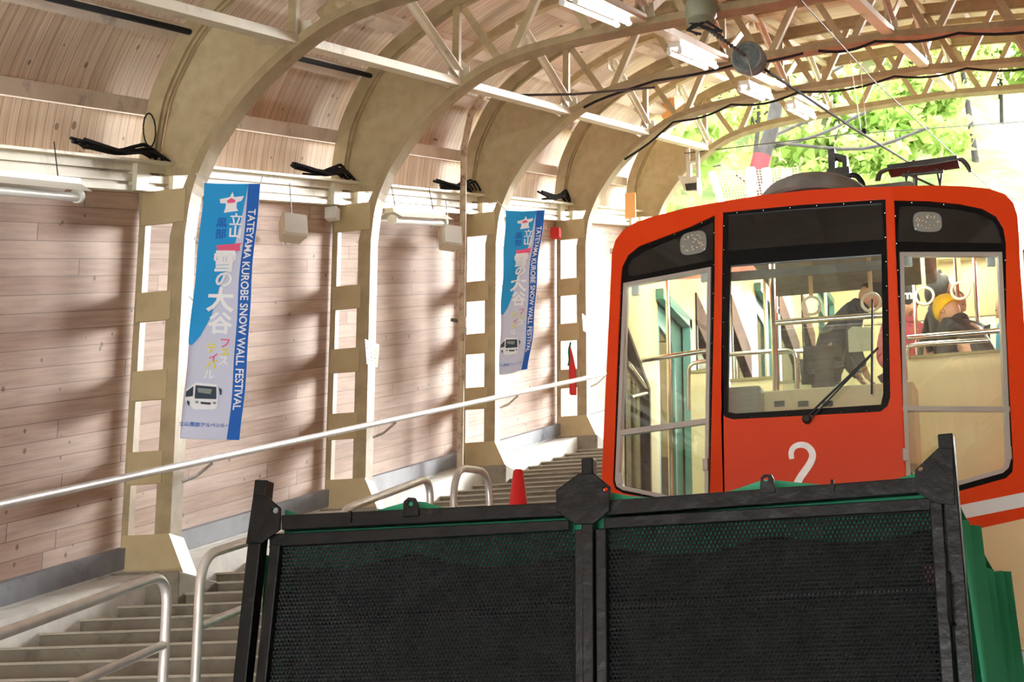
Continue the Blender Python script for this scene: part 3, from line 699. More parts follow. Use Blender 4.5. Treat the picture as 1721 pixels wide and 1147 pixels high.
# outlines of the orange front, three folded panels
OL = tl([(1150, 350), (1090, 366), (1064, 376), (1046, 388), (1034, 404), (1028, 425), (1025, 500), (1017, 660), (1010, 830)])
ztl = tc([(1208, 340)])[0][1]
OL = [(0, ZB), (0, ztl)] + OL + [(OL[-1][0]-.0, ZB)]
OC = [(XL, ZB), (XL, ztl)] + tc([(1280, 328), (1358, 319.5), (1430, 315)]); ztr = tc([(1500, 313.5)])[0][1]; OC += [(XR, ztr), (XR, ZB)]
OR = tr([(1560, 311.5), (1620, 313), (1662, 317), (1688, 326), (1703, 341), (1710, 362), (1713, 400), (1716, 470)]); ux = OR[-1][0]
OR = [(0, ZB), (0, ztr)] + OR + [(ux, ZB)]
LB = tl([(1043, 470), (1045, 449), (1055, 429), (1074, 414), (1108, 401), (1160, 381), (1201, 362), (1201, 470), (1192, 862), (1110, 841), (1046, 829), (1034, 822), (1030, 810), (1036, 640)])
CB = tc([(1215, 357), (1350, 344), (1488, 335), (1493, 500), (1496, 668), (1492, 682), (1480, 692), (1350, 699), (1232, 705), (1218, 701), (1211, 689), (1213, 520)])
RB = tr([(1503, 337), (1560, 338), (1612, 343), (1652, 351), (1675, 364), (1687, 384), (1691, 410), (1692, 560), (1703, 776), (1702, 793), (1691, 804), (1612, 826), (1530, 849), (1521, 849), (1516, 700), (1506, 430)])
TH = .06
MB().prism(OL, fl, 0, -TH, [LB]).prism(OC, fc, 0, -TH, [CB]).prism(OR, fr_, 0, -TH, [RB]).build('front_body', M['orange'], car, bevel=.01)
# paint bands
def band_r(p, mt, nm, d=.004): MB().prism(tr(p), fr_, 0.0005, d).build(nm, mt, car)
wr = tr([(1512, 876), (1607, 851), (1716, 824)]); wb = tr([(1512, 901), (1622, 872), (1716, 848)]); bb = tr([(1512, 924), (1641, 890), (1716, 867)])
wr[0] = (0, wr[0][1]); wb[0] = (0, wb[0][1]); bb[0] = (0, bb[0][1])
for q in (wr, wb, bb): q[-1] = (ux+.002, q[-1][1])
MB().prism(wr+wb[::-1], fr_, .0005, .004).build('white_stripe', M['white'], car)
MB().prism(bb+[(ux+.002, ZB), (0, ZB)], fr_, .0005, .004).build('lower_panel', M['beige'], car)
MB().prism([(XL, bb[0][1]), (XR, bb[0][1]), (XR, ZB), (XL, ZB)], fc, .0005, .004).build('lower_panel', M['beige'], car)
MB().prism([(XL, wr[0][1]), (XR, wr[0][1]), (XR, wb[0][1]), (XL, wb[0][1])], fc, .0005, .004).build('white_stripe', M['white'], car)
ul = OL[-1][0]
for (a, b, mt, nm) in ((wr, wb, 'white', 'white_stripe'), (bb, None, 'beige', 'lower_panel')):
    k = ul/ux*-1
    A = [(0, a[0][1]), (ul, a[-1][1])]; B = [(0, b[0][1]), (ul, b[-1][1])] if b else [(0, ZB), (ul, ZB)]
    MB().prism(A+B[::-1], fl, .0005, .004).build(nm, M[mt], car)
# shell: roof, sides, swept back along the slope
CL = 9.4
ring = [fl(u, v, 0) for u, v in OL[::-1][:-2]] + [fc(u, v, 0) for u, v in OC[1:-1]] + [fr_(u, v, 0) for u, v in OR[1:]]
def shell(ring, x_in, y0, y1):
    n = len(ring); cxz = (XC, 3.0)
    def g(p, dn, y):
        dx, dz = p[0]-cxz[0], p[2]-cxz[1]; r_ = math.hypot(dx, dz); return (p[0]-dx/r_*dn, p[1]+y, p[2]-dz/r_*dn+TAN*y)
    rows = [[g(p, 0.03, 0.0) for p in ring], [g(p, .006, .012) for p in ring], [g(p, 0, .04) for p in ring], [g(p, 0, y1) for p in ring], [g(p, .035, y1) for p in ring], [g(p, .035, .03) for p in ring]]
    m = MB(); vs = [p for r_ in rows for p in r_]; fs = []
    for j in range(len(rows)):
        j2 = (j+1) % len(rows)
        for i in range(n-1): fs.append((j*n+i, j*n+i+1, j2*n+i+1, j2*n+i))
    return m.add(vs, fs)
# sides need openings, so the shell is the roof with its shoulders and the sides are panels
zs = 3.72
top = [p for p in ring if p[2] > zs]
lp = ring[0]; rp = ring[-1]
il = [i for i, p in enumerate(ring) if p[2] > zs]
topring = [(ring[il[0]-1][0], ring[il[0]-1][1], zs-.0)] + top + [(rp[0], rp[1], zs)]
shell(topring, 0, 0, CL).build('roof_shell', M['orange'], car, smooth=True)
# right side (towards the camera): flat, painted bands
yr = rp[1]; xr = rp[0]
def side_r(z0, z1, mt, nm):
    m = MB(); y0, y1 = yr-.0, yr+CL
    m.add([(xr-.035, y0, z0), (xr, y0+.012, z0), (xr, y0+.012, z1), (xr-.035, y0, z1), (xr-.035, y1, z0+TAN*CL), (xr, y1, z0+TAN*CL), (xr, y1, z1+TAN*CL), (xr-.035, y1, z1+TAN*CL)],
          [(0, 1, 2, 3), (7, 6, 5, 4), (0, 4, 5, 1), (1, 5, 6, 2), (2, 6, 7, 3), (3, 7, 4, 0)])
    return m.build(nm, M[mt], car)
zw1, zw2, zb3 = wr[-1][1], wb[-1][1], bb[-1][1]
side_r(zw1, 2.55, 'orange', 'side_panel'); side_r(zw2, zw1, 'white', 'white_stripe'); side_r(zb3, zw2, 'orange', 'side_panel'); side_r(ZB, zb3, 'beige', 'side_panel')
m = MB(); 
for k in range(9):
    y = yr+.04+k*1.04; m.add([(xr-.035, y, 2.55+TAN*(y-yr)), (xr, y, 2.55+TAN*(y-yr)), (xr, y, zs+TAN*(y-yr)), (xr-.035, y, zs+TAN*(y-yr)), (xr-.035, y+.26, 2.55+TAN*(y+.26-yr)), (xr, y+.26, 2.55+TAN*(y+.26-yr)), (xr, y+.26, zs+TAN*(y+.26-yr)), (xr-.035, y+.26, zs+TAN*(y+.26-yr))],
          [(0, 1, 2, 3), (7, 6, 5, 4), (0, 4, 5, 1), (1, 5, 6, 2), (2, 6, 7, 3), (3, 7, 4, 0)])
m.build('window_pillars', M['orange'], car)
# left side wall with level windows and teal doors, cut as panels (inside cream)
xl = lp[0]; yl = lp[1]
def ztop(y): return zs+TAN*(y-yl)
def zbot(y): return ZB+TAN*(y-yl)
def flo(y): return 1.62+.353*math.floor((y-YF)/1.2+.3)
wins = []; doors = []
for y in (13.12, 16.82, 20.3): doors.append((y, y+.78))
wins = [(12.17, 12.85), (14.35, 15.45), (15.7, 16.5), (17.95, 19.0), (19.25, 20.0)]
m = MB(); poly = [(yl, zbot(yl)), (yl+CL, zbot(yl+CL)), (yl+CL, ztop(yl+CL)), (yl, ztop(yl))]; holes = []; wsp = []
for (a, b) in doors: zf = zbot(a)+.62; holes.append([(a, zf), (b, zf), (b, zf+1.78), (a, zf+1.78)])
for (a, b) in wins:
    zm = (zbot(a)+zbot(b))/2; h = [(a, zm+1.12), (b, zm+1.12+.0), (b, zm+1.98), (a, zm+2.28)]
    if a < 12.5: h = [(a, zm+.78), (b, zm+.60), (b, zm+1.86), (a, zm+2.2)]
    holes.append(h); wsp.append(h)
fs_ = lambda u, v, d: (xl+.085+d, u, v)
m.prism(poly, fs_, 0, .045, holes); m.build('left_wall', M['cream'], car)
for h in wsp:
    MB().prism(h, fs_, -.005, .055, [inset(h, .035)]).build('window_frame', M['blackm'], car)
    MB().prism(h, fs_, .015, .019).build('window_pane', M['glass'], car)
    b0 = [(h[3][0], h[3][1]), (h[2][0], h[2][1]), (h[2][0], h[2][1]-.26), (h[3][0], h[3][1]-.26)]
    if h[0][0] > 12.5: MB().prism(b0, fs_, .05, .058).build('window_blind', M['brown'], car)
for (a, b) in doors:
    zf = zbot(a)+.62; d = [(a, zf), (b, zf), (b, zf+1.78), (a, zf+1.78)]
    g = [(a+.1, zf+.2), (b-.22, zf+.2), (b-.22, zf+1.45), (b-.3, zf+1.58), (a+.1, zf+1.62)]
    dr = MB().prism(d, fs_, .0, .03, [g]).build('sliding_door', M['teal'], car)
    MB().prism(g, fs_, .012, .016).build('door_pane', M['glass'], dr)
    MB().box(xl+.11, xl+.19, b, b+.07, zf, zf+1.85)  .box(xl+.11, xl+.19, a-.05, b+.07, zf+1.78, zf+1.86).build('door_jamb', M['teal'], car)
    MB().tube([(xl+.24, a-.12, zf-.1), (xl+.24, a-.12, zf+2.1)], .018, 10).build('door_pole', M['chrome'], car, smooth=True)
# floor, ceiling and far bulkhead of the saloon
m = MB()
for k in range(8):
    y = YF+.42+k*1.1; z = 1.55+TAN*(y-YF); m.box(xl+.06, xr-.05, y, y+1.1, z-.02, z+.16)
m.build('stepped_floor', M['gray'], car)
m = MB(); m.box(xl+.04, xr-.04, YF+.36, YF+CL, 3.86+TAN*.36, 3.90+TAN*.36, TAN); m.build('saloon_ceiling', M['ceilin'], car)
m = MB(); yb = YF+CL-.1; zb_ = 1.3+TAN*CL
m.prism([(xl+.03, zb_), (xr-.03, zb_), (xr-.03, zb_+2.75), (xl+.03, zb_+2.75)], lambda u, v, d: (u, yb+d, v), 0, .05, [[(-2.3, zb_+1.3), (-1.5, zb_+1.3), (-1.5, zb_+2.2), (-2.3, zb_+2.2)], [(-1.35, zb_+1.3), (-.95, zb_+1.3), (-.95, zb_+2.2), (-1.35, zb_+2.2)]])
m.build('end_wall', M['cream'], car)
# cross bulkhead seen above the passengers
ybk = 17.5; zk = 3.86+TAN*(ybk-YF)
MB().box(-2.45, xr-.05, ybk, ybk+.05, zk-.78, zk).build('cross_bulkhead', M['cream'], car)
def sigil(px, py, y, r_):
    c = aty(px, py, y); m = MB(); m.tube([(c[0]+r_*math.cos(a/20*2*math.pi), y, c[2]+r_*math.sin(a/20*2*math.pi)) for a in range(20)], r_*.14, 6, closed=True)
    m.bar((c[0]-r_*.7, y, c[2]+r_*.7), (c[0]+r_*.7, y, c[2]-r_*.7), .008, r_*.2, (0, 0, 1)); return m
sigil(1449, 465, ybk-.02, .045).build('no_smoking_sign', M['bpink'], car)
MB().box(-1.72, -1.28, ybk-.14, ybk-.01, zk-.24, zk-.10).build('display_box', M['cream'], car)
c = aty(1588, 474, ybk-.02); MB().box(c[0]-.09, c[0]+.07, ybk-.02, ybk-.012, c[2]-.07, c[2]+.04).build('door_notice', M['paper'], car)
# window glazing of the three front openings
def ringp(poly, w_, fn, d0, d1, mt, nm, par=None): return MB().prism(poly, fn, d0, d1, [inset(poly, w_)]).build(nm, mt, par or car)
TG = tl([(1051, 466), (1053, 448), (1061, 434), (1080, 421), (1197, 371), (1197, 436), (1110, 454)])
LG = tl([(1048, 476), (1195, 449), (1190, 858), (1110, 837), (1046, 824), (1037, 818), (1034, 808)])
MB().prism(LB, fl, -.012, -.05, [TG, LG]).build('window_surround', M['black'], car)
g = MB().prism(TG, fl, -.02, -.03).build('lamp_window', M['darkglass'], car)
lf = ringp(LG, .026, fl, .004, -.04, M['alu'], 'window_frame')
LBAR = tl([(1038, 724), (1191, 703), (1191, 712), (1038, 733)])
MB().prism(LBAR, fl, .006, -.03).build('transom', M['alu'], lf); MB().prism(inset(LG, .01), fl, -.018, -.024).build('window_pane', M['glass'], lf)
TC = tc([(1223, 361), (1350, 350), (1482, 341), (1485, 402), (1350, 411), (1222, 421)])
CG = tc([(1227, 446), (1350, 436), (1481, 427), (1484, 662), (1480, 680), (1350, 688), (1236, 695), (1222, 692)])
MB().prism(CB, fc, -.008, -.05, [TC, CG]).build('window_surround', M['black'], car, bevel=.004)
MB().prism(TC, fc, -.02, -.03).build('destination_window', M['darkglass'], car)
MB().prism(CG, fc, -.022, -.028).build('windscreen', M['glass'], car)
TR = tr([(1512, 344), (1560, 345), (1610, 350), (1645, 357), (1667, 368), (1679, 385), (1686, 408), (1600, 407), (1510, 405)])
RG = tr([(1512, 424), (1684, 424), (1690, 560), (1699, 772), (1695, 787), (1686, 795), (1612, 816), (1532, 838), (1525, 836), (1518, 690)])
MB().prism(RB, fr_, -.012, -.05, [TR, RG]).build('window_surround', M['black'], car)
MB().prism(TR, fr_, -.02, -.03).build('lamp_window', M['darkglass'], car)
rf = ringp(RG, .026, fr_, .004, -.04, M['alu'], 'window_frame')
RBAR = tr([(1517, 683), (1697, 684), (1697, 692), (1517, 691)])
MB().prism(RBAR, fr_, .006, -.03).build('transom', M['alu'], rf); MB().prism(inset(RG, .01), fr_, -.018, -.024).build('window_pane', M['glass'], rf)
# hinges and small glass fittings
for (f_, t_, pts) in ((fl, tl, [(1043, 806), (1187, 782)]), (fr_, tr, [(1521, 765), (1694, 762)])):
    for p in t_(pts): MB().prism([(p[0]-.018, p[1]-.04), (p[0]+.018, p[1]-.04), (p[0]+.018, p[1]+.04), (p[0]-.018, p[1]+.04)], f_, 0, .02).build('window_latch', M['alu'], car, bevel=.004)
for (f_, t_, pts) in ((fl, tl, [(1064, 487), (1181, 464)]), (fr_, tr, [(1528, 437), (1668, 437)])):
    for p in t_(pts): MB().prism([(p[0]-.026, p[1]-.032), (p[0]+.026, p[1]-.032), (p[0]+.026, p[1]+.032), (p[0]-.026, p[1]+.032)], f_, -.024, -.05).build('clear_fitting', M['tubeoff'], car)
# headlamps
for f_, q in ((fl, tl([(1141, 392), (1185, 384), (1187, 425), (1143, 430)])), (fr_, tr([(1535, 355), (1583, 356), (1584, 389), (1536, 389)]))):
    cx_ = sum(p[0] for p in q)/4; cz_ = sum(p[1] for p in q)/4; hw = (q[1][0]-q[0][0])/2; hh = (q[0][1]-q[3][1])/2
    if hw < 0: hw = -hw
    rr = [(cx_+hw*(abs(math.cos(a))**.6)*(1 if math.cos(a) > 0 else -1), cz_+abs(hh)*(abs(math.sin(a))**.6)*(1 if math.sin(a) > 0 else -1)) for a in [i*math.pi/12 for i in range(24)]]
    hl = MB().prism(rr, f_, -.018, -.008).build('headlamp', M['headlamp'], car, bevel=.004)
    m = MB()
    for k in range(26):
        a = random.random()*6.28; r_ = math.sqrt(random.random())*.8; p = f_(cx_+hw*r_*math.cos(a), cz_+abs(hh)*r_*math.sin(a), -.006); m.ell(p, (.009, .004, .007), 6, 4)
    m.build('lens_facets', M['chrome'], hl, smooth=True)
# rivets round the surrounds
m = MB()
for f_, poly in ((fl, LB), (fc, CB), (fr_, RB)):
    n = len(poly)
    for i in range(n):
        a, b = Vector(poly[i]), Vector(poly[(i+1) % n]); ln = (b-a).length
        cc = Vector((sum(p[0] for p in poly)/n, sum(p[1] for p in poly)/n))
        for k in range(int(ln/.16)):
            q = a.lerp(b, (k+.5)/max(1, int(ln/.16))); q = q + (cc-q).normalized()*.012; m.ell(f_(q.x, q.y, -.004), (.0035, .0035, .0035), 6, 4)
m.build('rivets', M['chrome'], car)
# wiper
pv = fc(*tc([(1357, 703)])[0], .03); e1 = fc(*tc([(1478, 588)])[0], .05); e2 = fc(*tc([(1466, 590)])[0], .05)
wp = MB(); wp.tube([pv, e1], .008, 8).tube([Vector(pv)+Vector((.03, 0, -.01)), e1], .006, 8); wp = wp.build('wiper_arm', M['blackm'], car)
MB().lathe([(.03, 0), (.03, .03), (.02, .05)], fc(*tc([(1357, 706)])[0], 0), (0, -1, 0), 14).build('wiper_pivot', M['blackm'], car)
b1 = fc(*tc([(1467, 505)])[0], .02); b2 = fc(*tc([(1466, 664)])[0], .02)
MB().bar(b1, b2, .012, .02, (0, 1, 0)).build('wiper_blade', M['blackm'], wp)
# silver numeral 2
pn = tc([(1331, 772), (1330, 762), (1334, 753), (1344, 748.5), (1355, 750), (1363, 757), (1366, 767), (1362, 779), (1354, 791), (1345, 804), (1338, 818), (1334, 827), (1346, 827), (1365, 825)])
sp_ = smoothpoly(pn[:12], 4)+pn[12:]
wd = .020; lft = []; rgt = []
for i, p in enumerate(sp_):
    a = sp_[max(i-1, 0)]; b = sp_[min(i+1, len(sp_)-1)]; t_ = Vector((b[0]-a[0], b[1]-a[1])).normalized(); w_ = wd*(.8+.35*min(1, i/len(sp_)*1.6))
    lft.append((p[0]-t_.y*w_, p[1]+t_.x*w_)); rgt.append((p[0]+t_.y*w_, p[1]-t_.x*w_))
m = MB()
for i in range(len(sp_)-1): m.prism([lft[i], lft[i+1], rgt[i+1], rgt[i]], fc, .001, .008)
m.build('numeral', M['steel'], car)
# sun blind header, console, equipment inside the cab
m = MB(); q = tc([(1222, 449), (1486, 428), (1486, 443), (1222, 463)]); m.prism(q, lambda u, v, d: (u, YF+.12+d, v), 0, .03); m.build('sun_blind', M['gray'], car)
zc = aty(1350, 662, YF+.5)[2]
MB().box(-2.62, -1.40, YF+.35, YF+.62, zc-.55, zc).build('console', M['cream'], car, bevel=.01)
for px in (1310, 1350, 1391): c = aty(px, 679, YF+.34); MB().box(c[0]-.034, c[0]+.034, YF+.335, YF+.345, c[2]-.018, c[2]+.018).build('socket_plate', M['darkmetal'], car)
c0 = aty(1224, 655, YF+.28); c1 = aty(1283, 692, YF+.28); MB().box(c0[0], c1[0], YF+.2, YF+.34, c1[2]-.1, c0[2]).build('equipment_box', mat('grey_green_box', (.30, .33, .27), .5), car, bevel=.02)
def post(px, y, z0, z1, r_=.02): x = aty(px, 560, y)[0]; return MB().tube([(x, y, z0), (x, y, z1)], r_, 10)
yg = YF+.85; z_ = aty(1300, 665, yg)[2]; zt_ = 3.86+TAN*(yg-YF)
post(1301, yg, z_-.6, zt_, .024).build('grab_pole', M['chrome'], car, smooth=True)
a = aty(1303, 543, yg); b = aty(1486, 531, yg); MB().tube([a, (b[0]+.02, yg, a[2]-.005)], .022, 10).build('grab_rail', M['chrome'], car, smooth=True)
MB().prism([(a[0]+.04, z_-.1), (b[0], z_-.1), (b[0], a[2]-.05), (a[0]+.04, a[2]-.05)], lambda u, v, d: (u, yg+d, v), 0, .006).build('draught_screen', M['glass'], car)
a = aty(1052, 610, yg+.0); b = aty(1187, 590, yg); MB().tube([a, b], .019, 10).build('grab_rail', M['chrome'], car, smooth=True)
a = aty(1525, 568, yg-.1); b = aty(1688, 568, yg-.1); MB().tube([a, (b[0], a[1], a[2])], .018, 10).build('grab_rail', M['chrome'], car, smooth=True)
a = aty(1527, 605, yg+.15); b = aty(1527, 588, yg+.15); c = aty(1541, 580, yg+.15); d = aty(1660, 572, yg+.15)
MB().tube(smoothpoly([tuple(a), tuple(b), tuple(c), tuple(d)], 5), .017, 10).build('grab_rail', M['chrome'], car, smooth=True)
# cream seat partitions across the car
def partition(px0, px1, pyt, y, zb, nm='partition'):
    a = aty(px0, pyt, y); b = aty(px1, pyt, y); o = MB().box(a[0], b[0], y, y+.04, zb, a[2]).build(nm, M['cream'], car)
    MB().box(a[0]-.005, b[0]+.005, y-.01, y+.05, a[2], a[2]+.02).build('capping', mat('olive_capping', (.3, .28, .13), .4) if 'cap' not in M else M['cap'], o)
M['cap'] = mat('olive_capping', (.30, .28, .13), .4)
partition(1524, 1697, 604, YF+1.1, 1.7); partition(1228, 1300, 642, YF+1.6, 2.2); partition(1305, 1400, 646, YF+2.6, 2.4); partition(1160, 1196, 628, YF+1.7, 1.9)
def loop(px0, px1, pyt, y, drop):
    a = aty(px0, pyt, y); b = aty(px1, pyt, y); z = a[2]
    return MB().tube(bendpath([(a[0], y, z), (b[0], y, z), (b[0], y, z-drop)], .08, 6), .017, 10)
loop(1215, 1338, 597, YF+1.45, .6).build('seat_rail', M['chrome'], car, smooth=True); loop(1300, 1390, 594, YF+2.4, .6).build('seat_rail', M['chrome'], car, smooth=True)
m = MB(); a = aty(1157, 690, YF+1.5); b = aty(1157, 612, YF+1.5); c = aty(1186, 600, YF+1.5)
m.tube(bendpath([tuple(a), tuple(b), (c[0]+.1, c[1], b[2]+.02)], .06, 6), .016, 10).build('seat_rail', M['chrome'], car, smooth=True)
m = MB(); a = atx(1056, 610, xl+.12); b = atx(1092, 660, xl+.12); c = atx(1060, 668, xl+.12)
m.tube(bendpath([tuple(a), tuple(b), tuple(c)], .05, 6), .016, 10).build('grab_loop', M['chrome'], car, smooth=True)
for px, y in ((1613, 14.6), (1540, 15.6), (1644, 15.2)): post(px, y, 2.6, 3.86+TAN*(y-YF), .016).build('grab_pole', M['chrome'], car, smooth=True)
# saloon lights
for x in (-2.7, -1.45):
    for k in range(4):
        y = 12.4+k*2.3; z = 3.84+TAN*(y-YF)
        MB().box(x-.06, x+.06, y, y+1.1, z-.05, z-.005, TAN).build('ceiling_light', emit('lit_saloon_lamp', (1, .95, .80), 17) if 'sal' not in M else M['sal'], car)
        M['sal'] = bpy.data.materials['lit_saloon_lamp']
# hanging straps
def strap(px, pyr, pyt, y):
    c = aty(px, pyr, y); zt = aty(px, pyt, y)[2]; R_ = .062
    s_ = MB().bar((c[0], y, c[2]+R_), (c[0]-.005, y, zt+.2), .028, .004, (0, 1, 0)).build('strap', M['strap'], car)
    MB().tube([(c[0]+R_*math.cos(i*math.pi/10), y, c[2]+R_*math.sin(i*math.pi/10)) for i in range(20)], .010, 8, closed=True).build('ring', M['beigering'], s_, smooth=True)
M['strap'] = mat('tan_strap', (.62, .46, .22), .6); M['beigering'] = mat('ivory_ring', (.80, .74, .56), .35)
strap(1364, 514, 440, YF+.6); strap(1464, 508, 440, YF+.55); strap(1554, 498, 430, YF+1.2); strap(1614, 489, 430, YF+1.6)
# things on the roof
c0 = aty(1290, 325, YF+.9); c1 = aty(1445, 312, YF+.9); cxm = (c0[0]+c1[0])/2; zz_ = 4.13+TAN*.9
dz_ = aty(1365, 304, YF+1.0)[2]; MB().ell((cxm, YF+1.0, zz_-.02), ((c1[0]-c0[0])/2*1.25, .5, dz_-zz_+.02), 26, 12, None, lambda p: Vector((p.x, p.y, max(p.z, -.02)))).build('roof_dome', M['gray'], car, smooth=True)
a = aty(1240, 336, YF+1.25); b = aty(1535, 314, YF+1.25); MB().box(a[0], b[0], YF+1.25, YF+2.6, 4.2, a[2]+.02).build('roof_box', M['gray'], car, bevel=.03)
a = aty(1400, 300, YF+1.5); b = aty(1400, 250, YF+1.5); cpx = aty(1418, 262, YF+1.5)
m = MB(); m.box(a[0]-.03, a[0]+.02, YF+1.5, YF+1.6, 4.3, b[2]); m.box(cpx[0]-.012, cpx[0]+.022, YF+1.5, YF+1.6, 4.3, cpx[2]); m.bar((a[0], YF+1.55, b[2]-.04), (cpx[0], YF+1.55, cpx[2]-.01), .08, .035); m.box(a[0]-.04, cpx[0]+.04, YF+1.47, YF+1.65, a[2]+.0, a[2]+.07); m.build('roof_bracket', M['darkmetal'], car)
m = MB(); q = aty(1425, 298, YF+1.5); m.tube(smoothpoly([(q[0]-.03, q[1], q[2]), (q[0]+.05, q[1], q[2]+.01), (q[0]+.10, q[1], q[2]-.05), (q[0]+.11, q[1], q[2]-.12)], 4), .02, 8); m.build('roof_hose', M['blackm'], car, smooth=True)
yp = 14.6; P = lambda px, py, dy=0: tuple(aty(px, py, yp+dy))
pg = MB(); pg.tube(smoothpoly([P(1473, 304), P(1476, 293), P(1485, 286), P(1500, 283), P(1560, 276.5), P(1610, 268), P(1620, 270), P(1628, 280), P(1630, 289)], 4), .012, 8)
pg.tube(smoothpoly([P(1477, 304, .2), P(1481, 292, .2), P(1490, 287, .2), P(1500, 285, .2), P(1560, 278, .2), P(1608, 269, .2), P(1620, 274, .2), P(1629, 286, .2)], 4), .012, 8)
pg = pg.build('pantograph', M['darkmetal'], car, smooth=True)
MB().bar(P(1494, 288, .1), P(1611, 272, .1), .22, .035).build('contact_shoe', M['darkmetal'], pg)
m = MB(); m.tube([P(1516, 295), P(1586, 288)], .014, 8)
for p, q in (((1520, 289), (1524, 306)), ((1527, 288), (1523, 306)), ((1574, 284), (1580, 312)), ((1583, 287), (1580, 312)), ((1528, 294), (1572, 314)), ((1540, 292), (1540, 312))): m.tube([P(*p), P(*q)], .009, 6)
m.build('lower_frame', M['darkmetal'], pg, smooth=True)
# underframe
MB().box(xl+.25, xr-.2, YF+.5, YF+CL-.2, .75, 1.2, TAN).build('underframe', M['blackm'], car)
for k, y in enumerate((YF+1.2, YF+6.8)):
    for x in (XC-.53, XC+.53):
        z = TAN*(y-YF)+.60; MB().lathe([(.30, -.04), (.30, 0), (.34, .0), (.34, .03), (.1, .05)], (x, y, z+.3), (1 if x > XC else -1, 0, 0), 28).build('wheel', M['darkmetal'], car, smooth=True)

# ================================================================ cargo wagon with black end frame
YW = 7.15
wg = thing('cargo_wagon', (-2.11, YW, -.55), 'black steel framed wagon with two mesh panels standing in front of the orange car', 'wagon')
tw = lambda pts, y=YW: [(p[0], p[2]) for p in (aty(px, py, y) for px, py in pts)]
fw = lambda u, v, d: (u, YW-d, v)
def wprism(pts, d0, d1, nm, holes=(), bevel=.004, mt='black', par=None):
    return MB().prism(tw(pts), fw, d0, d1, [tw(h) for h in holes]).build(nm, M[mt], par or wg, bevel=bevel)
def ph(px, py, r=5): return [(px+r*math.cos(a*math.pi/6), py+r*math.sin(a*math.pi/6)) for a in range(12)]
def ext(x, z0, z1, hw, dd, nm, off=0): return MB().box(x-hw, x+hw, YW-dd+off, YW+dd+off, z0, z1).build(nm, M['black'], wg, bevel=.005)
lt = tw([(433, 810), (453, 810), (446, 836), (423, 917)]); zt = lt[0][1]
for pts, nm in (([(432, 811), (453, 809), (449, 838), (421, 1000), (402, 1160), (424, 1160), (442, 1000), (455, 860), (457, 838), (461, 813)], 'left'), ):
    pass
bl = tw([(403, 1147)])[0][0]; tlx = tw([(433, 812)])[0][0]
def post_(xa, xb, za, zb, hw, nm, hd=.035):         # slightly raked square post from (xa,za) to (xb,zb)
    return MB().bar((xa, YW+.0, za), (xb, YW+.0, zb), hw*2, hd*2, (0, 1, 0)).build(nm, M['black'], wg, bevel=.005)
zbm = -.42
post_(tlx+.032, tlx+.032-(zt-zbm)*.075, zt, zbm, .03, 'corner_post')
post_(tlx+.105, tlx+.105-(1.2-zbm)*.075, 1.2, zbm, .024, 'inner_stile', .03)
rt = tw([(1590, 732)])[0]; post_(rt[0], rt[0]+.035+.02, rt[1], zbm, .028, 'corner_post')
r2 = tw([(1562, 880)])[0]; post_(r2[0]+.03, r2[0]+.055, 1.24, zbm, .024, 'inner_stile', .03)
ct = tw([(990, 772)])[0]; post_(ct[0], ct[0]-.005, ct[1], zbm, .024, 'centre_post', .03)
c2 = tw([(972, 900), (1013, 900)]); post_(c2[0][0]+.012, c2[0][0]+.012, 1.2, zbm, .02, 'inner_stile', .03); post_(c2[1][0], c2[1][0], 1.2, zbm, .022, 'inner_stile', .03)
wprism([(478, 868), (945, 847), (1030, 843), (1545, 805), (1545, 831), (1030, 868), (940, 870), (478, 893)], .03, -.03, 'top_rail')
wprism([(455, 899), (958, 875), (958, 892), (455, 921)], .015, -.025, 'panel_rail')
wprism([(1016, 871), (1570, 838), (1572, 858), (1016, 890)], .015, -.025, 'panel_rail')
wprism([(445, 1043), (965, 1015), (965, 1024), (445, 1055)], -.016, -.04, 'mid_rail')
wprism([(1014, 1014), (1575, 983), (1575, 992), (1014, 1024)], -.016, -.04, 'mid_rail')
MB().box(bl+.02, .02+rt[0], YW-.03, YW+.04, zbm, zbm+.08).build('bottom_rail', M['black'], wg, bevel=.005)
wprism([(433, 836), (453, 836), (479, 856), (478, 893), (447, 916), (421, 917)], .045, .03, 'corner_gusset', [ph(470, 861)])
wprism([(978, 800), (1003, 799), (1031, 822), (1030, 862), (1003, 884), (971, 885), (941, 863), (940, 828)], .05, .03, 'centre_gusset', [ph(1023, 826, 4)])
wprism([(1579, 757), (1603, 757), (1607, 852), (1578, 850), (1542, 831), (1540, 794)], .045, .03, 'corner_gusset', [ph(1549, 792, 4)])
wprism([(683, 872), (684, 846), (692, 839), (704, 840), (709, 850), (710, 870)], .042, .03, 'lifting_lug', [ph(696, 850, 4)])
wprism([(1280, 833), (1282, 806), (1288, 801), (1300, 801), (1304, 808), (1306, 831)], .042, .03, 'lifting_lug', [ph(1291, 809, 4)])
for px, py in ((463, 876), (1402, 823), (594, 874)):
    q = tw([(px, py)])[0]; MB().box(q[0]-.006, q[0]+.006, YW-.042, YW-.03, q[1]-.02, q[1]+.03).build('locking_pin', M['black'], wg)
h0 = tw([(1597, 968)])[0]; h1 = tw([(1601, 1052)])[0]
MB().tube(bendpath([(h0[0], YW-.03, h0[1]), (h0[0], YW-.075, h0[1]), (h1[0], YW-.075, h1[1]), (h1[0]+.01, YW-.03, h1[1])], .02, 4), .009, 8).build('grab_handle', M['black'], wg, smooth=True)
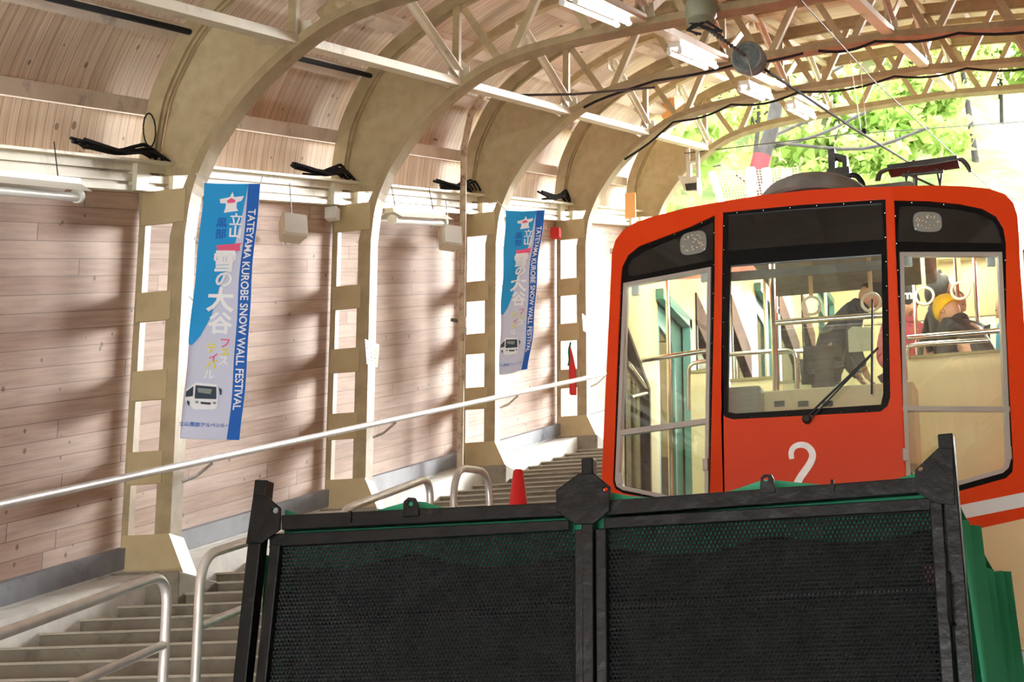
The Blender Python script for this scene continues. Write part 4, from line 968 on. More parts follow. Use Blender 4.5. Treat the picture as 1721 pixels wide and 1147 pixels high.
# expanded metal panels: real holes
def mesh_panel(x0, x1, z0, z1, name):
    p = .0165; nx = int((x1-x0)/p); nz = int((z1-z0)/p); vs = []; fs = []; vi = {}
    def V(a, b, c):
        k = (a, b, c)
        if k not in vi: vi[k] = len(vs); vs.append({0: (x0+(a+.5*b)*p, YW+.012, z0+b*p), 1: (x0+(a+.5*b+.5)*p, YW+.012, z0+(b+.13)*p), 2: (x0+(a+.5*b+.86)*p, YW+.008, z0+(b+.5)*p), 3: (x0+(a+.5*b+.5)*p, YW+.004, z0+(b+.87)*p), 4: (x0+(a+.5*b+.14)*p, YW+.008, z0+(b+.5)*p)}[c])
        return vi[k]
    for j in range(nz):
        for i in range(-(j//2), nx-(j//2)):
            c00, c10, c11, c01 = V(i, j, 0), V(i+1, j, 0), V(i+1, j+1, 0), V(i, j+1, 0); b, r_, t_, l = V(i, j, 1), V(i, j, 2), V(i, j, 3), V(i, j, 4)
            fs += [(c00, c10, r_, b), (c10, c11, t_, r_), (c11, c01, l, t_), (c01, c00, b, l)]
    m = MB(); m.v = vs; m.f = fs; m.uv = [None]*len(fs); m.mi = [0]*len(fs); return m.build(name, M['meshblack'], wg)
xa = tw([(447, 1000)])[0][0]; xb = tw([(965, 1000)])[0][0]; xc_ = tw([(1018, 1000)])[0][0]; xd = tw([(1582, 1000)])[0][0]
mesh_panel(xa, xb, .3, tw([(700, 905)])[0][1]+.01, 'mesh_panel'); mesh_panel(xc_, xd, .3, tw([(1300, 868)])[0][1]+.01, 'mesh_panel')
mesh_panel(xa, xb, zbm+.05, .29, 'mesh_panel'); mesh_panel(xc_, xd, zbm+.05, .29, 'mesh_panel')
# body of the wagon behind
MB().box(-3.5, -.74, YW+.05, 9.9, -.55, -.40).build('deck', M['black'], wg)
MB().box(-3.46, -.80, YW+.13, 9.6, -.4, 1.17).build('dark_fill_box', mat('dark_green_fill', (.012, .03, .022), .7), wg, bevel=.03)  # added dark box filling the wagon so the mesh holes stay dark
for x in (-3.48, -.80):
    MB().box(x-.025, x+.025, YW+.05, 9.85, .95, 1.02).build('side_rail', M['redbrown'] if 'redbrown' in M else M.setdefault('redbrown', worn('red_brown_steel', (.16, .045, .03), (.22, .07, .05), 8, .6)), wg)
    MB().box(x-.03, x+.03, 9.75, 9.83, -.45, 1.32).build('rear_post', M['black'], wg)
for x in (-2.64, -1.58):
    for y in (7.9, 9.2): MB().lathe([(.22, -.04), (.22, 0), (.26, .0), (.26, .03), (.08, .05)], (x, y, -.52-.05), (1, 0, 0), 24).build('wheel', M['darkmetal'], wg, smooth=True)
# tarpaulin over the wagon
tp = thing('green_tarpaulin', (-2.1, 8.5, .2), 'dark green tarpaulin draped over the black wagon and hanging in folds on its right', 'tarpaulin')
tops = [(479, 857), (500, 864), (545, 871), (600, 866), (640, 856), (688, 843), (712, 844), (760, 858), (820, 862), (880, 858), (940, 846), (1030, 829), (1060, 834), (1110, 838), (1200, 834), (1245, 820), (1282, 807), (1306, 808), (1370, 814), (1430, 818), (1490, 810), (1540, 796), (1590, 800)]
te = [aty(px, py, YW+.07) for px, py in tops]
m = MB(); rows = []
for j in range(9):
    f_ = j/8; y = YW+.07+2.5*f_; rows.append([(p[0], y, p[2]*(1-f_)+(1.24)*f_ - .03*math.sin(f_*math.pi)*(1+math.sin(i*1.3))) for i, p in enumerate(te)])
rows.insert(0, [(p[0], p[1]+.0, p[2]-.22) for i, p in enumerate(te)])
vs = [p for r_ in rows for p in r_]; n = len(te); fs = [(j*n+i, j*n+i+1, (j+1)*n+i+1, (j+1)*n+i) for j in range(len(rows)-1) for i in range(n-1)]
m.add(vs, fs); o = m.build('top_sheet', M['tarp'], tp, smooth=True); md = o.modifiers.new('t', 'SOLIDIFY'); md.thickness = .003
cps = [(1611, 874), (1624, 880), (1640, 886), (1643, 905), (1648, 944), (1657, 957), (1665, 962), (1680, 960), (1693, 962)]
m = MB(); vs = []; NN = 72; zb0 = -.3
pts = [atx(px, py, -.69) for px, py in cps]
ys = [p[1] for p in pts]; zs_ = [p[2] for p in pts]
for i in range(NN+1):
    y = ys[0]+(ys[-1]-ys[0])*i/NN; z = float(np.interp(y, ys, zs_)); ph_ = 2*math.pi*i/NN
    for j in range(9):
        f_ = j/8; amp = .022+.05*f_; x = -.685+.012*f_+amp*math.sin(ph_*4.5+.6*math.sin(f_*3))+.02*math.sin(ph_*11+f_*2)*f_
        vs.append((x+.04*f_, y+.06*f_*math.sin(ph_*3), z+(zb0-z)*f_))
fs = [(i*9+j, i*9+j+1, (i+1)*9+j+1, (i+1)*9+j) for i in range(NN) for j in range(8)]
m.add(vs, fs); o = m.build('hanging_side', M['tarp'], tp, smooth=True); md = o.modifiers.new('t', 'SOLIDIFY'); md.thickness = .003
m = MB(); vs = []
for i in range(41):
    y = YW+.1+2.4*i/40
    for j in range(6): f_ = j/5; vs.append((-3.56-.05*f_*math.sin(i*.9)-.01, y, 1.18-1.3*f_))
m.add(vs, [(i*6+j, i*6+j+1, (i+1)*6+j+1, (i+1)*6+j) for i in range(40) for j in range(5)]); o = m.build('hanging_side', M['tarp'], tp, smooth=True); md = o.modifiers.new('t', 'SOLIDIFY'); md.thickness = .003
# rails
for x in (-2.60, -1.54):
    m = MB(); m.box(x-.035, x+.035, YA-6, YB+8, zr(.28, YA-6), zr(.42, YA-6), TAN); tag(m.build('track_rail', M['darkmetal']), '%s steel running rail of the sloping track under the wagon' % ('left' if x < -2 else 'right'), 'rail')

# ================================================================ overhead lamps, drum, wires
def twin_lamp(pa, pb, x, label):
    a = Vector(atx(*pa, x)); b = Vector(atx(*pb, x)); d = (b-a).normalized(); t = thing('twin_tube_lamp', tuple(a), label, 'lamp', None)
    up = Vector((0, 0, 1)); up = (up-d*up.dot(d)).normalized(); sx = Vector((1, 0, 0))
    MB().bar(a+up*.07, b+up*.07, .11, .05, up).build('housing', M['lampwhite'], t)
    for o_ in (-.05, .05):
        MB().tube([a+sx*o_, b+sx*o_], .018, 12).build('lit_tube', M['tube'], t, smooth=True)
        for q, s_ in ((a, -1), (b, 1)): MB().tube([q+sx*o_-d*.005*s_, q+sx*o_+d*.03*s_], .024, 12).bar(q+sx*o_+up*.05, q+sx*o_, .03, .02, d).build('tube_holder', M['lampwhite'], t)
    for f_ in (.2, .8): q = a.lerp(b, f_); MB().bar(q+up*.08, q+up*.2+sx*(-.0), .03, .02, d).build('hanger', M['beam'], t)
XLp = XC-1.64
twin_lamp((957, 3), (1046, 40), XLp-.05, 'lit twin tube lamp under the roof at the top centre, nearest of the row')
twin_lamp((1134, 88), (1194, 113), XLp-.05, 'lit twin tube lamp just left of the pulley drum')
twin_lamp((1251, 150), (1289, 166), XLp-.05, 'lit twin tube lamp directly below the pulley drum')
twin_lamp((1329, 181), (1362, 198), XLp-.05, 'lit twin tube lamp hanging at the daylight end, farthest of the row')
yd = 15.0; dc = Vector(aty(1259, 99, yd)); ax = Vector((-.02, -1, -.22)).normalized()
t = thing('pulley_drum', tuple(dc), 'grey green ribbed round drum hanging on an insulator chain under the roof', 'pulley')
prof = [(.02, -.16), (.10, -.16), (.115, -.13)]
for k in range(6): r_ = .118+.003*k; prof += [(r_+.012, -.12+.035*k), (r_-.008, -.105+.035*k)]
prof += [(.135, .09), (.128, .11), (.118, .115), (.112, .10), (.098, .115), (.092, .10), (.078, .115), (.072, .10), (.058, .115), (.052, .10), (.03, .12), (.012, .13)]
MB().lathe(prof, dc, ax, 36).build('drum_body', M['drum'], t, smooth=True)
ca = Vector(aty(1183, 42, Y0+S-.05)); cb = dc+ax*.14
MB().tube([ca, cb], .008, 6).build('chain_rod', M['darkmetal'], t)
for k in range(13):
    q = ca.lerp(cb, (k+.5)/13); MB().lathe([(.012, -.012), (.026 if k < 6 else .018, 0), (.012, .014)], q, (cb-ca), 10).build('insulator_disc', M['darkmetal'], t, smooth=True)
m = MB(); m.tube(smoothpoly([tuple(cb), (cb.x+.03, cb.y, cb.z-.08), (cb.x+.06, cb.y+.05, cb.z-.28), (cb.x+.09, cb.y+.1, cb.z-.38), (cb.x+.14, cb.y+.2, cb.z-.25)], 5), .004, 6); m.build('loose_wire', M['alu'], t, smooth=True)
q = Vector(aty(1178, 24, Y0+S-.12)); t2 = thing('insulator_pot', tuple(q), 'green grey padded clamp wrapped on the second arch above the drum', 'insulator')
MB().lathe([(.11, .16), (.13, .05), (.13, -.02), (.11, -.05), (.12, -.08), (.08, -.1)], q, n=20).build('pot', mat('green_grey_pot', (.22, .24, .16), .5), t2, smooth=True)
m = MB()
for k in range(5): m.tube([q+Vector((random.uniform(-.1, .1), -.05, -.08)), q+Vector((random.uniform(-.12, .16), -.08, -.16)), q+Vector((random.uniform(-.05, .2), -.05, -.2))], .012, 6)
m.build('clamp_wires', M['cable'], t2, smooth=True)
def wire(pts, r, label, nm='overhead_wire', mt='wire'): return tag(MB().tube(pts, r, 6).build(nm, M[mt], smooth=True), label, 'wire')
cs = Vector(aty(1292, 121, yd+.25)); ce = Vector(aty(1535, 278, 21.5)); wire([dc-ax*.12, cs, cs.lerp(ce, .5)+Vector((0, 0, -.02)), ce], .013, 'thick dark cable running down from the drum towards the car roof', mt='cable')
a = Vector(aty(1346, 0, 12.6)); b = Vector(aty(1468, 135, 15.5)); c = Vector(aty(1700, 350, 23.5)); wire([a, b, c], .006, 'thin dark wire slanting down across the open end to the right')
a = Vector(aty(1150, 258, 23.6)); b = Vector(aty(1420, 226, 25)); c = Vector(aty(1740, 203, 27)); wire([a, b, c], .007, 'thin level wire strung across the bright open end')
a = Vector(aty(1452, 222, 19.0)); tt = thing('hanging_weight', tuple(a), 'small dark weight hanging from two thin cords over the train', 'weight')
MB().lathe([(.02, -.03), (.025, 0), (.02, .03)], a, n=10).build('weight', M['cable'], tt)
for dx in (-.03, .03): u = Vector(aty(1437, 100, 17.6)); MB().tube([a+Vector((dx, 0, .02)), u+Vector((dx*1.5, 0, 0))], .003, 5).build('cord', M['alu'], tt)
# flood lamp at the far arch
yl_ = Y0+4*S-.1; t = thing('flood_lamp', tuple(aty(1160, 300, yl_)), 'silver box flood lamp on a bracket at the farthest arch left of the train', 'lamp', None)
a = aty(1147, 306, yl_); b = aty(1176, 322, yl_)
MB().prism([(a[0]-.04, a[2]+.06), (b[0], a[2]), (b[0], b[2]-.04), (a[0]+.05, b[2]-.01)], lambda u, v, d: (u, yl_+d, v), -.12, .12).build('lamp_box', M['alu'], t, bevel=.01)
MB().prism([(b[0]-.17, b[2]+.08), (b[0]-.01, b[2]+.08), (b[0]-.01, b[2]-.02), (b[0]-.15, b[2]-.02)], lambda u, v, d: (u, yl_+d, v), -.14, -.12).build('lamp_glass', M['darkglass'], t)
for px in (1156, 1172): u = aty(px, 250, yl_); v = aty(px+1, 306, yl_); MB().bar(u, v, .02, .05).build('hanger_strap', M['alu'], t)
u = aty(1158, 282, yl_); v = aty(1176, 300, yl_); MB().prism([(u[0], u[2]+.08), (v[0], u[2]+.08), (v[0], v[2]), (u[0], v[2])], lambda p, q_, d: (p, yl_+d, q_), -.03, .03, [inset([(u[0], u[2]+.08), (v[0], u[2]+.08), (v[0], v[2]), (u[0], v[2])], .03)]).build('yoke', M['alu'], t)

# ================================================================ hillside beyond the open end
def hz(x, y):
    base = 6.0 + TAN*(y-25)
    d = max(0, y-27); side = max(0.0, min(1.0, (6-x)/14))
    rise = (.30*d)*(side*side*(3-2*side))
    left = max(0, -x-6.5)*.35*min(1, d/6)
    return base+rise+left*.6+.5*math.sin(x*.31+y*.17)*min(1, d/10)+.25*math.sin(x*.9+y*.5)*min(1, d/10)
m = MB(); GX, GY = 56, 50; vs = [(-52+i*1.45, 25.4+j*1.55, hz(-52+i*1.45, 25.4+j*1.55)-(.6 if j == 0 else 0)) for j in range(GY) for i in range(GX)]
m.add(vs, [(j*GX+i, j*GX+i+1, (j+1)*GX+i+1, (j+1)*GX+i) for j in range(GY-1) for i in range(GX-1)])
o = m.build('ground', M['grass'], smooth=True); o['kind'] = 'structure'
def leafcloud(blobs, n, size, mt):
    m = MB(); per = n//len(blobs)
    for (cx, cy_, cz_, r_) in blobs:
        P = rng.normal(size=(per, 3)); P /= np.linalg.norm(P, axis=1)[:, None]; P *= (rng.rand(per, 1)**.4)*r_; P[:, 2] *= .8
        A = rng.normal(size=(per, 3)); B = rng.normal(size=(per, 3)); A /= np.linalg.norm(A, axis=1)[:, None]; B -= A*(A*B).sum(1)[:, None]; B /= np.linalg.norm(B, axis=1)[:, None]
        sz = size*(.6+.8*rng.rand(per, 1)); c = P+np.array([cx, cy_, cz_])
        for k in range(per):
            b = len(m.v); a_, b_ = A[k]*sz[k], B[k]*sz[k]*.6
            m.v += [tuple(c[k]-a_), tuple(c[k]+b_), tuple(c[k]+a_), tuple(c[k]-b_)]; m.f.append((b, b+1, b+2, b+3)); m.uv.append(None); m.mi.append(0)
    return m
def tree(name, kind, h, seed, n):
    r_ = random.Random(seed); t = thing(name, (0, 0, 0), '', 'tree')
    lean = r_.uniform(-.15, .15)*h; trunk = smoothpoly([(0, 0, -.5), (lean*.3, 0, h*.35), (lean*.7, .1, h*.7), (lean, 0, h)], 4)
    MB().tube(trunk, [max(.02, .018*h*(1-.8*i/len(trunk))) for i in range(len(trunk))], 8).build('trunk', M['bark'], t, smooth=True)
    m = MB(); blobs = []
    for k in range(9):
        f_ = .3+.7*r_.random(); a = r_.random()*6.28; ln = h*(.2+.22*r_.random()); s_ = Vector((lean*f_, 0, h*f_)); e = s_+Vector((math.cos(a)*ln, math.sin(a)*ln, ln*.35))
        m.tube([s_, s_.lerp(e, .5)+Vector((0, 0, .08*h)), e], [.006*h, .004*h, .002*h], 5); blobs.append((e.x, e.y, e.z, h*.24))
    blobs += [(lean, 0, h, h*.18), (lean*.8, 0, h*.8, h*.2)]
    m.build('branches', M['bark'], t, smooth=True)
    f_ = leafcloud(blobs, n, .14, None).build('foliage', M['leaf'] if kind == 0 else M['leaf2'], t); f_['kind'] = 'stuff'
    return t
protos = [tree('broadleaf_tree', 0, 7, 1, 5200), tree('broadleaf_tree', 1, 8, 2, 5200), tree('sapling', 1, 4.5, 3, 1400), tree('bush', 0, 2.2, 4, 1100)]
spots = [(-9.5, 29, 3, 1.0), (-8.0, 31, 3, 1.2), (-10.5, 34, 2, 1.1), (-7.2, 36, 2, .9), (-12, 38, 0, .9), (-6.0, 40, 3, 1.3), (-9.5, 43, 1, .8), (-5.0, 47, 2, 1.1), (-13, 47, 1, 1.0), (-8.5, 50, 0, .9), (-3.2, 52, 3, 1.5),
         (-6.2, 56, 1, .9), (-11, 58, 0, 1.0), (-15.5, 56, 1, 1.1), (-4.2, 62, 0, .9), (-8, 66, 1, 1.0), (-13, 69, 0, 1.0), (-18, 70, 1, 1.2), (-5.5, 74, 1, 1.1), (-10.5, 78, 0, 1.2), (-20, 62, 0, 1.1), (-2.0, 70, 3, 1.8), (-1.2, 80, 0, 1.0), (-15.5, 82, 1, 1.2), (-4.6, 42, 3, 1.2), (-3.4, 45, 1, .6), (-4.9, 52, 0, .8), (-6.6, 47, 3, 1.4), (-2.6, 60, 1, .9), (-4.0, 69, 1, 1.0), (-3.2, 76, 0, 1.1), (-6.8, 62, 1, 1.0), (-7.0, 43, 2, 1.0), (-9.8, 38, 3, 1.6), (-11.5, 52, 1, .9), (-5.2, 36, 3, .9), (-3.4, 56, 3, 1.4)]
used = set()
for i, (x, y, k, sc) in enumerate(spots):
    p = protos[k]
    o = p if k not in used else copy_tree(p); used.add(k)
    o.location = (x, y, hz(x, y)); o.rotation_euler = (0, 0, random.random()*6.28); o.scale = (sc, sc, sc)
    o['label'] = ('dark stemmed fresh green broadleaf tree on the bright hillside', 'yellow green broadleaf tree on the bright hillside', 'thin pale green sapling on the bright hillside', 'low fresh green bush on the bright hillside')[k]
    o['group'] = ('fresh green trees on the hillside', 'yellow green trees on the hillside', 'saplings on the hillside', 'bushes on the hillside')[k]
# leaning mossy trunk with red ribbon
yt = 31.0; P = lambda px, py, dy=0: Vector(aty(px, py, yt+dy))
t = thing('leaning_tree', tuple(P(1276, 300)), 'leaning mossy tree trunk with a bright red band seen over the train', 'tree')
tp_ = [P(1268, 330), P(1277, 285), P(1287, 250), P(1300, 205), P(1310, 150), P(1330, 90), P(1345, 20)]
MB().tube(smoothpoly([tuple(p) for p in tp_], 4), [.16-.003*i for i in range(25)], 12).build('trunk', M['bark'], t, smooth=True)
MB().tube([P(1274, 290), P(1281, 262)], .165, 14).build('red_band', mat('red_band_paint', (.35, .01, .012), .8), t, smooth=True)
m = MB()
for a, b, c in (((1290, 250), (1380, 225), (1470, 180)), ((1298, 230), (1330, 215), (1390, 190)), ((1310, 160), (1400, 120), (1500, 60)), ((1300, 240), (1450, 250), (1560, 215))):
    m.tube(smoothpoly([tuple(P(*a)), tuple(P(*b, .5)), tuple(P(*c, 1))], 4), .03, 6)
m.build('branches', M['bark'], t, smooth=True)
# pale concrete posts, steel post and net
for px, top, lab in ((1262, 283, 'left'), (1289, 284, 'middle'), (1322, 288, 'right')):
    yy = 29.5; a = aty(px, top, yy); m = MB().box(a[0]-.07, a[0]+.07, yy-.07, yy+.07, hz(a[0], yy)-.6, a[2]).box(a[0]-.09, a[0]+.09, yy-.09, yy+.09, a[2]-.35, a[2]-.30)
    tag(m.build('concrete_post', M['whitewash'], bevel=.01), '%s pale square post of the three standing beyond the train roof' % {'left': 'leftmost', 'middle': 'middle', 'right': 'rightmost'}[lab], 'post', 'pale posts beyond the train')
yy = 28.5; a = Vector(aty(1196, 290, yy)); b = Vector(aty(1216, 350, yy))
tag(MB().bar(a, b, .1, .1, (0, 1, 0)).build('slanting_post', M['whitewash'], bevel=.01), 'slanting pale post beyond the hall end left of the train roof', 'post')
m = MB(); c4 = [Vector(aty(*p, yy+.5)) for p in ((1200, 290), (1340, 282), (1345, 335), (1215, 350))]
for i in range(29): f_ = i/28; m.tube([c4[0].lerp(c4[1], f_), c4[3].lerp(c4[2], f_)], .006, 4)
for i in range(13): f_ = i/12; m.tube([c4[0].lerp(c4[3], f_), c4[1].lerp(c4[2], f_)], .006, 4)
tag(m.build('rock_net', mat('rusty_net', (.36, .16, .12), .7)), 'reddish wire net on the slope between the pale posts', 'net')
# raw orange boards beside the fourth and fifth arches
for px0, px1, py0, py1, n_, lab in ((1112, 1134, 166, 196, 4, 'upper'), (1050, 1068, 325, 365, 3.7, 'lower')):
    y = Y0+S*n_-.25; a = aty(px0, py0, y); b = aty(px1, py1, y)
    tag(MB().box(a[0], b[0], y, y+.03, b[2], a[2]).build('raw_board', mat('raw_orange_board_'+lab, (.80, .42, .16), .7), bevel=.004), 'small %s raw orange wooden board near the open end' % lab, 'board')

# ================================================================ passengers
def skinmesh(nodes, edges, sub=2):
    """nodes {name: (xyz, r)}; returns verts, faces of the evaluated skin surface"""
    ks_ = list(nodes); me = bpy.data.meshes.new('tmp'); me.from_pydata([tuple(nodes[k][0]) for k in ks_], [(ks_.index(a), ks_.index(b)) for a, b in edges], [])
    o = bpy.data.objects.new('tmp', me); COL.objects.link(o); md = o.modifiers.new('s', 'SKIN'); md.use_smooth_shade = True
    for i, k in enumerate(ks_):
        r_ = nodes[k][1]; me.skin_vertices[0].data[i].radius = (r_, r_) if not hasattr(r_, '__len__') else r_
        me.skin_vertices[0].data[i].use_root = (i == 0)
    if sub: s_ = o.modifiers.new('u', 'SUBSURF'); s_.levels = sub; s_.render_levels = sub
    dg = bpy.context.evaluated_depsgraph_get(); ev = bpy.data.meshes.new_from_object(o.evaluated_get(dg))
    out = [tuple(v.co) for v in ev.vertices], [tuple(p.vertices) for p in ev.polygons]
    bpy.data.objects.remove(o); bpy.data.meshes.remove(ev); bpy.data.meshes.remove(me); return out
def person(label, head, y, face, jacket, trousers, lean=12, hat=None, hatmat=None, armL=None, armR=None, seated=False, tilt=10, hair=True, extra=None):
    """head: pixel of the head's top; face: heading in degrees, 0 looks away along +y, 90 looks to +x"""
    ht = Vector(aty(*head, y)); a = math.radians(face); fwd = Vector((math.sin(a), math.cos(a), 0)); sid = Vector((math.cos(a), -math.sin(a), 0)); upv = Vector((0, 0, 1))
    ln = math.radians(lean); sp = upv*math.cos(ln)+fwd*math.sin(ln); sf = fwd*math.cos(ln)-upv*math.sin(ln)
    tn = math.radians(lean+tilt); hu = upv*math.cos(tn)+fwd*math.sin(tn); hf = fwd*math.cos(tn)-upv*math.sin(tn)
    neck = ht-hu*.255; pel = neck-sp*.50; chest = neck-sp*.16; foot = pel.z-(.88 if not seated else .45)
    t = thing('person', (pel.x, pel.y, foot), label, 'person', None); w_ = .185
    nd = {'pel': (pel, .12), 'waist': (pel+sp*.2, .115), 'chest': (chest-sp*.02, .135), 'neck': (neck, .055), 'hb': (neck+hu*.09, .055)}
    ed = [('pel', 'waist'), ('waist', 'chest'), ('chest', 'neck'), ('neck', 'hb')]; jn = dict(nd); jn.pop('hb'); je = [e for e in ed if 'hb' not in e]; jn['neck'] = (neck-sp*.02, .07)
    jn['hem'] = (pel-upv*.09+fwd*.02, .125); je.append(('hem', 'pel')); jn = {k: (p, r_*(1.18 if k != 'neck' else 1)) for k, (p, r_) in jn.items()}
    for s_, arm in ((-1, armL), (1, armR)):
        k = 'L' if s_ < 0 else 'R'; sh = neck-sp*.07+sid*w_*s_
        el, ha = arm if arm else ((.04, -.28, .05), (.22, -.42, -.02))
        E_ = sh+sf*el[0]+sp*el[1]+sid*el[2]*s_; H_ = sh+sf*ha[0]+sp*ha[1]+sid*ha[2]*s_
        nd['sh'+k] = (sh, .05); nd['el'+k] = (E_, .04); nd['wr'+k] = (H_, .026); ed += [('chest', 'sh'+k), ('sh'+k, 'el'+k), ('el'+k, 'wr'+k)]
        d = (H_-E_).normalized(); pm = H_+d*.06; nd['pa'+k] = (pm, (.036, .02)); ed.append(('wr'+k, 'pa'+k))
        q = d.cross(sid).normalized() if abs(d.dot(sid)) < .95 else upv; lat = d.cross(q).normalized()
        for fi, (o_, l_) in enumerate(((-.028, .062), (-.010, .072), (.010, .068), (.027, .052))):
            f1 = pm+d*.03+lat*o_; f2 = f1+d*l_*.5-q*.008; f3 = f2+d*l_*.35-q*.022
            for nm_, p_ in (('a', f1), ('b', f2), ('c', f3)): nd['f%s%d%s' % (k, fi, nm_)] = (p_, .0085)
            ed += [('pa'+k, 'f%s%da' % (k, fi)), ('f%s%da' % (k, fi), 'f%s%db' % (k, fi)), ('f%s%db' % (k, fi), 'f%s%dc' % (k, fi))]
        th1 = H_+d*.03+lat*.035*s_; th2 = th1+d*.04+lat*.018*s_; nd['t%sa' % k] = (th1, .011); nd['t%sb' % k] = (th2, .0095); ed += [('wr'+k, 't%sa' % k), ('t%sa' % k, 't%sb' % k)]
        jn['sh'+k] = (sh, .075); jn['el'+k] = (E_, .06); jn['wr'+k] = (H_-d*.01, .042); je += [('chest', 'sh'+k), ('sh'+k, 'el'+k), ('el'+k, 'wr'+k)]
        hip = pel-upv*.06+sid*.09*s_; kn = hip+(fwd*.42 if seated else fwd*.04-upv*.42); fo = Vector((kn.x, kn.y, foot+.06)); toe = fo+fwd*.16-upv*.02
        nd['hi'+k] = (hip, .08); nd['kn'+k] = (kn, .055); nd['an'+k] = (fo, .036); nd['to'+k] = (toe, .035); ed += [('pel', 'hi'+k), ('hi'+k, 'kn'+k), ('kn'+k, 'an'+k), ('an'+k, 'to'+k)]
    v, f = skinmesh(nd, ed, 1); m = MB(); m.add(v, f)
    Rm = Matrix((sid, hf, hu)).transposed(); hc = neck+hu*.145
    def hfn(p):
        x, yv, z = p; 
        if z < -.02: x *= 1-.28*(-z-.02)/.1; yv *= 1-.1*(-z-.02)/.1
        if yv > .05 and abs(x) < .02 and -.05 < z < .02: yv += .022*(1-abs(x)/.02)*(1 if z < -.01 else .5)
        if yv > .05 and abs(z-.012) < .018 and .018 < abs(x) < .05: yv -= .010
        return Vector((x, yv, z))
    m.ell(hc, (.076, .097, .118), 28, 20, Rm, hfn)
    for s_ in (-1, 1): m.ell(hc+Rm @ Vector((.076*s_, -.005, -.005)), (.012, .02, .032), 8, 6, Rm)
    m.build('body', M['skin'], t, smooth=True)
    fm = MB()
    for s_ in (-1, 1): fm.ell(hc+Rm @ Vector((.031*s_, .083, .012)), (.012, .007, .006), 8, 6, Rm)
    fm.build('eyes', M['blackm'], t, smooth=True)
    MB().ell(hc+Rm @ Vector((0, .086, -.052)), (.024, .006, .006), 8, 6, Rm).build('mouth', mat('lips', (.42, .16, .12), .5) if 'lips' not in M else M['lips'], t, smooth=True)
    v, f = skinmesh(jn, je, 2); MB().add(v, f).build('jacket', jacket, t, smooth=True)
    MB().lathe([(.075, 0), (.082, .03), (.072, .055), (.06, .05)], neck-sp*.015, sp, 18).build('collar', jacket, t, smooth=True)
    ln_ = {k: (p, r_*1.22) for k, (p, r_) in nd.items() if k[:2] in ('pe', 'hi', 'kn', 'an')}; le = [e for e in ed if e[0] in ln_ and e[1] in ln_]
    v, f = skinmesh(ln_, le, 2); MB().add(v, f).build('trousers', trousers, t, smooth=True)
    sm = MB()
    for k in 'LR': sm.ell(nd['an'+k][0]+fwd*.07-upv*.02, (.06, .06, .045), 12, 8, None, lambda p: p+fwd*(p.dot(fwd)*1.3))
    sm.build('shoes', M['blackm'], t, smooth=True)
    if hair:
        MB().ell(hc+Rm @ Vector((0, -.014, .018)), (.083, .100, .112), 20, 14, Rm, lambda p: Vector((p.x, p.y if p.y < .03 or p.z > .07 else .03, p.z))).build('hair', M['hair'], t, smooth=True)
    if hat == 'beanie':
        MB().ell(hc+Rm @ Vector((0, -.012, .045)), (.096, .116, .112), 22, 14, Rm, lambda p: Vector((p.x*(1-.25*max(0, p.z)/.1), p.y*(1-.2*max(0, p.z)/.1), p.z*1.12 if p.z > 0 else max(p.z, -.045)))).build('beanie', hatmat, t, smooth=True)
    if hat == 'hood':
        MB().ell(hc+Rm @ Vector((0, -.025, .02)), (.112, .125, .150), 24, 16, Rm, lambda p: Vector((p.x, min(p.y, .055)-(.02 if p.z > .1 else 0), p.z+(.03 if p.y < -.02 and p.z > .08 else 0)))).build('hood', jacket, t, smooth=True)
    if extra: extra(t, hc, Rm, neck, sp, sf, sid)
    return t
M['hair'] = mat('black_hair', (.012, .011, .011), .6); M['lips'] = mat('lips', (.42, .16, .12), .5)
nav = worn('dark_navy_jacket', (.018, .024, .034), (.03, .038, .05), 12, .8); blk = worn('black_jacket', (.014, .014, .016), (.026, .026, .03), 10, .7); dgy = mat('dark_trousers', (.02, .02, .025), .8)
yb_ = worn('yellow_knit', (.80, .46, .01), (.86, .52, .02), 30, .9, bump=.4); bbn = mat('black_knit', (.015, .015, .016), .9); redj = mat('dark_red_jacket', (.28, .03, .05), .8); blu = mat('bright_blue_jacket', (.02, .26, .45), .7)
bow = ((.14, -.26, .06), (.32, -.34, -.04))
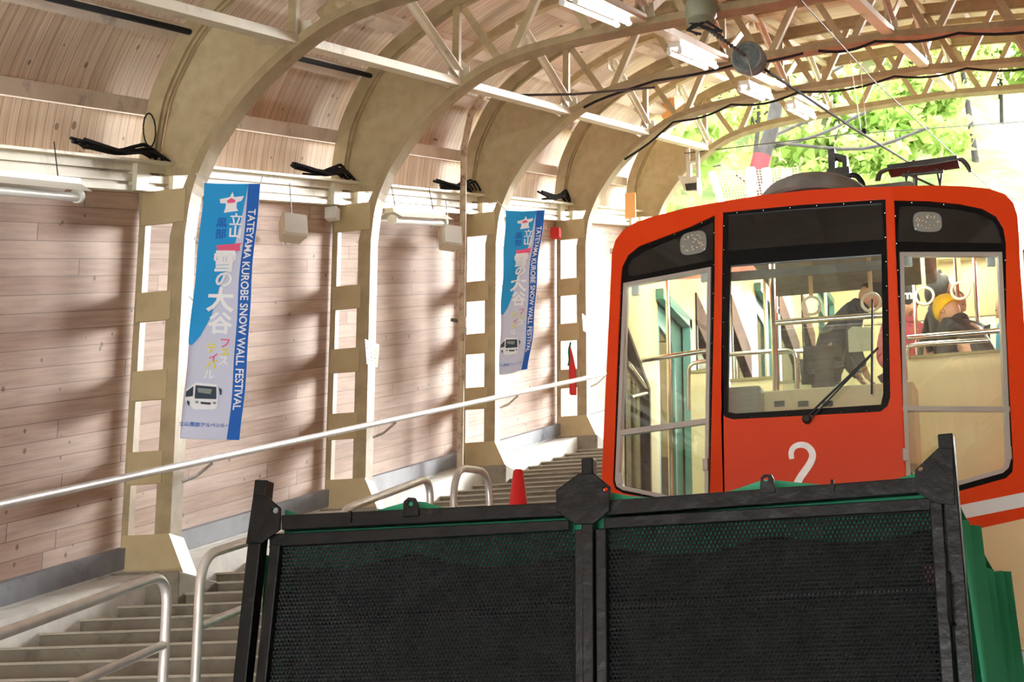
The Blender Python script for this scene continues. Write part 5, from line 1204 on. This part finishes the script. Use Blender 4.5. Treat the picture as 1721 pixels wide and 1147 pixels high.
def glasses(t, hc, Rm, neck, sp, sf, sid):
    m = MB()
    for s_ in (-1, 1): m.tube([hc+Rm @ Vector((.032*s_+.022*math.cos(a), .096, .012+.016*math.sin(a))) for a in [i*math.pi/6 for i in range(12)]], .0025, 5, closed=True); m.tube([hc+Rm @ Vector((.054*s_, .094, .014)), hc+Rm @ Vector((.08*s_, 0, .012))], .0025, 5)
    m.build('glasses', M['blackm'], t)
def letter_m(t, hc, Rm, neck, sp, sf, sid):
    v, f = textmesh('m', .11, .004); c = hc+Rm @ Vector((0, 0, .05))
    MB().add([c+Vector((a, -.108-0*a, b)) for a, b in v], f).build('knitted_letter', M['paper'], t)
def patch_(t, hc, Rm, neck, sp, sf, sid):
    c = Vector(aty(1447, 567, hc.y-.0)); c.y = hc.y-.22
    MB().box(c.x-.0, c.x+.001, c.y, c.y+.001, c.z, c.z+.001)
person('person in a dark navy jacket bending forward behind the windscreen of the orange car', (1482, 480), 14.3, 75, nav, dgy, lean=38, hat='beanie', hair=False, hatmat=bbn, armL=bow, armR=bow, tilt=8)
q = aty(1447, 567, YF+.78); tag(MB().prism([(q[0]-.09, q[2]-.095), (q[0]+.065, q[2]-.095), (q[0]+.07, q[2]+.07), (q[0]-.06, q[2]+.085), (q[0]-.09, q[2]+.06)], lambda u, v, d: (u, YF+.80+d, v), 0, .004).build('paper_sheet', mat('pale_green_paper', (.50, .56, .42), .8)), 'pale torn paper sheet stuck on the glass screen inside the car', 'paper')
person('person in a dark red jacket and black beanie with a white letter', (1529, 490), 16.0, 150, redj, dgy, lean=10, hat='beanie', hair=False, hatmat=bbn, extra=letter_m)
person('seated person in a black jacket wearing a yellow beanie', (1580, 512), 14.2, -55, blk, dgy, lean=30, hat='beanie', hair=False, hatmat=yb_, seated=True, armL=bow, armR=bow, tilt=14)
person('person in a black hooded coat with glasses facing right', (1590, 474), 15.2, 85, blk, dgy, lean=8, hat='hood', extra=glasses, hair=False)
person('person bending in a black jacket just right of the hooded person', (1612, 492), 16.8, 95, blk, dgy, lean=30, tilt=-6)
person('person in a bright blue jacket at the right edge of the right window', (1686, 498), 15.2, -70, blu, nav, lean=6)
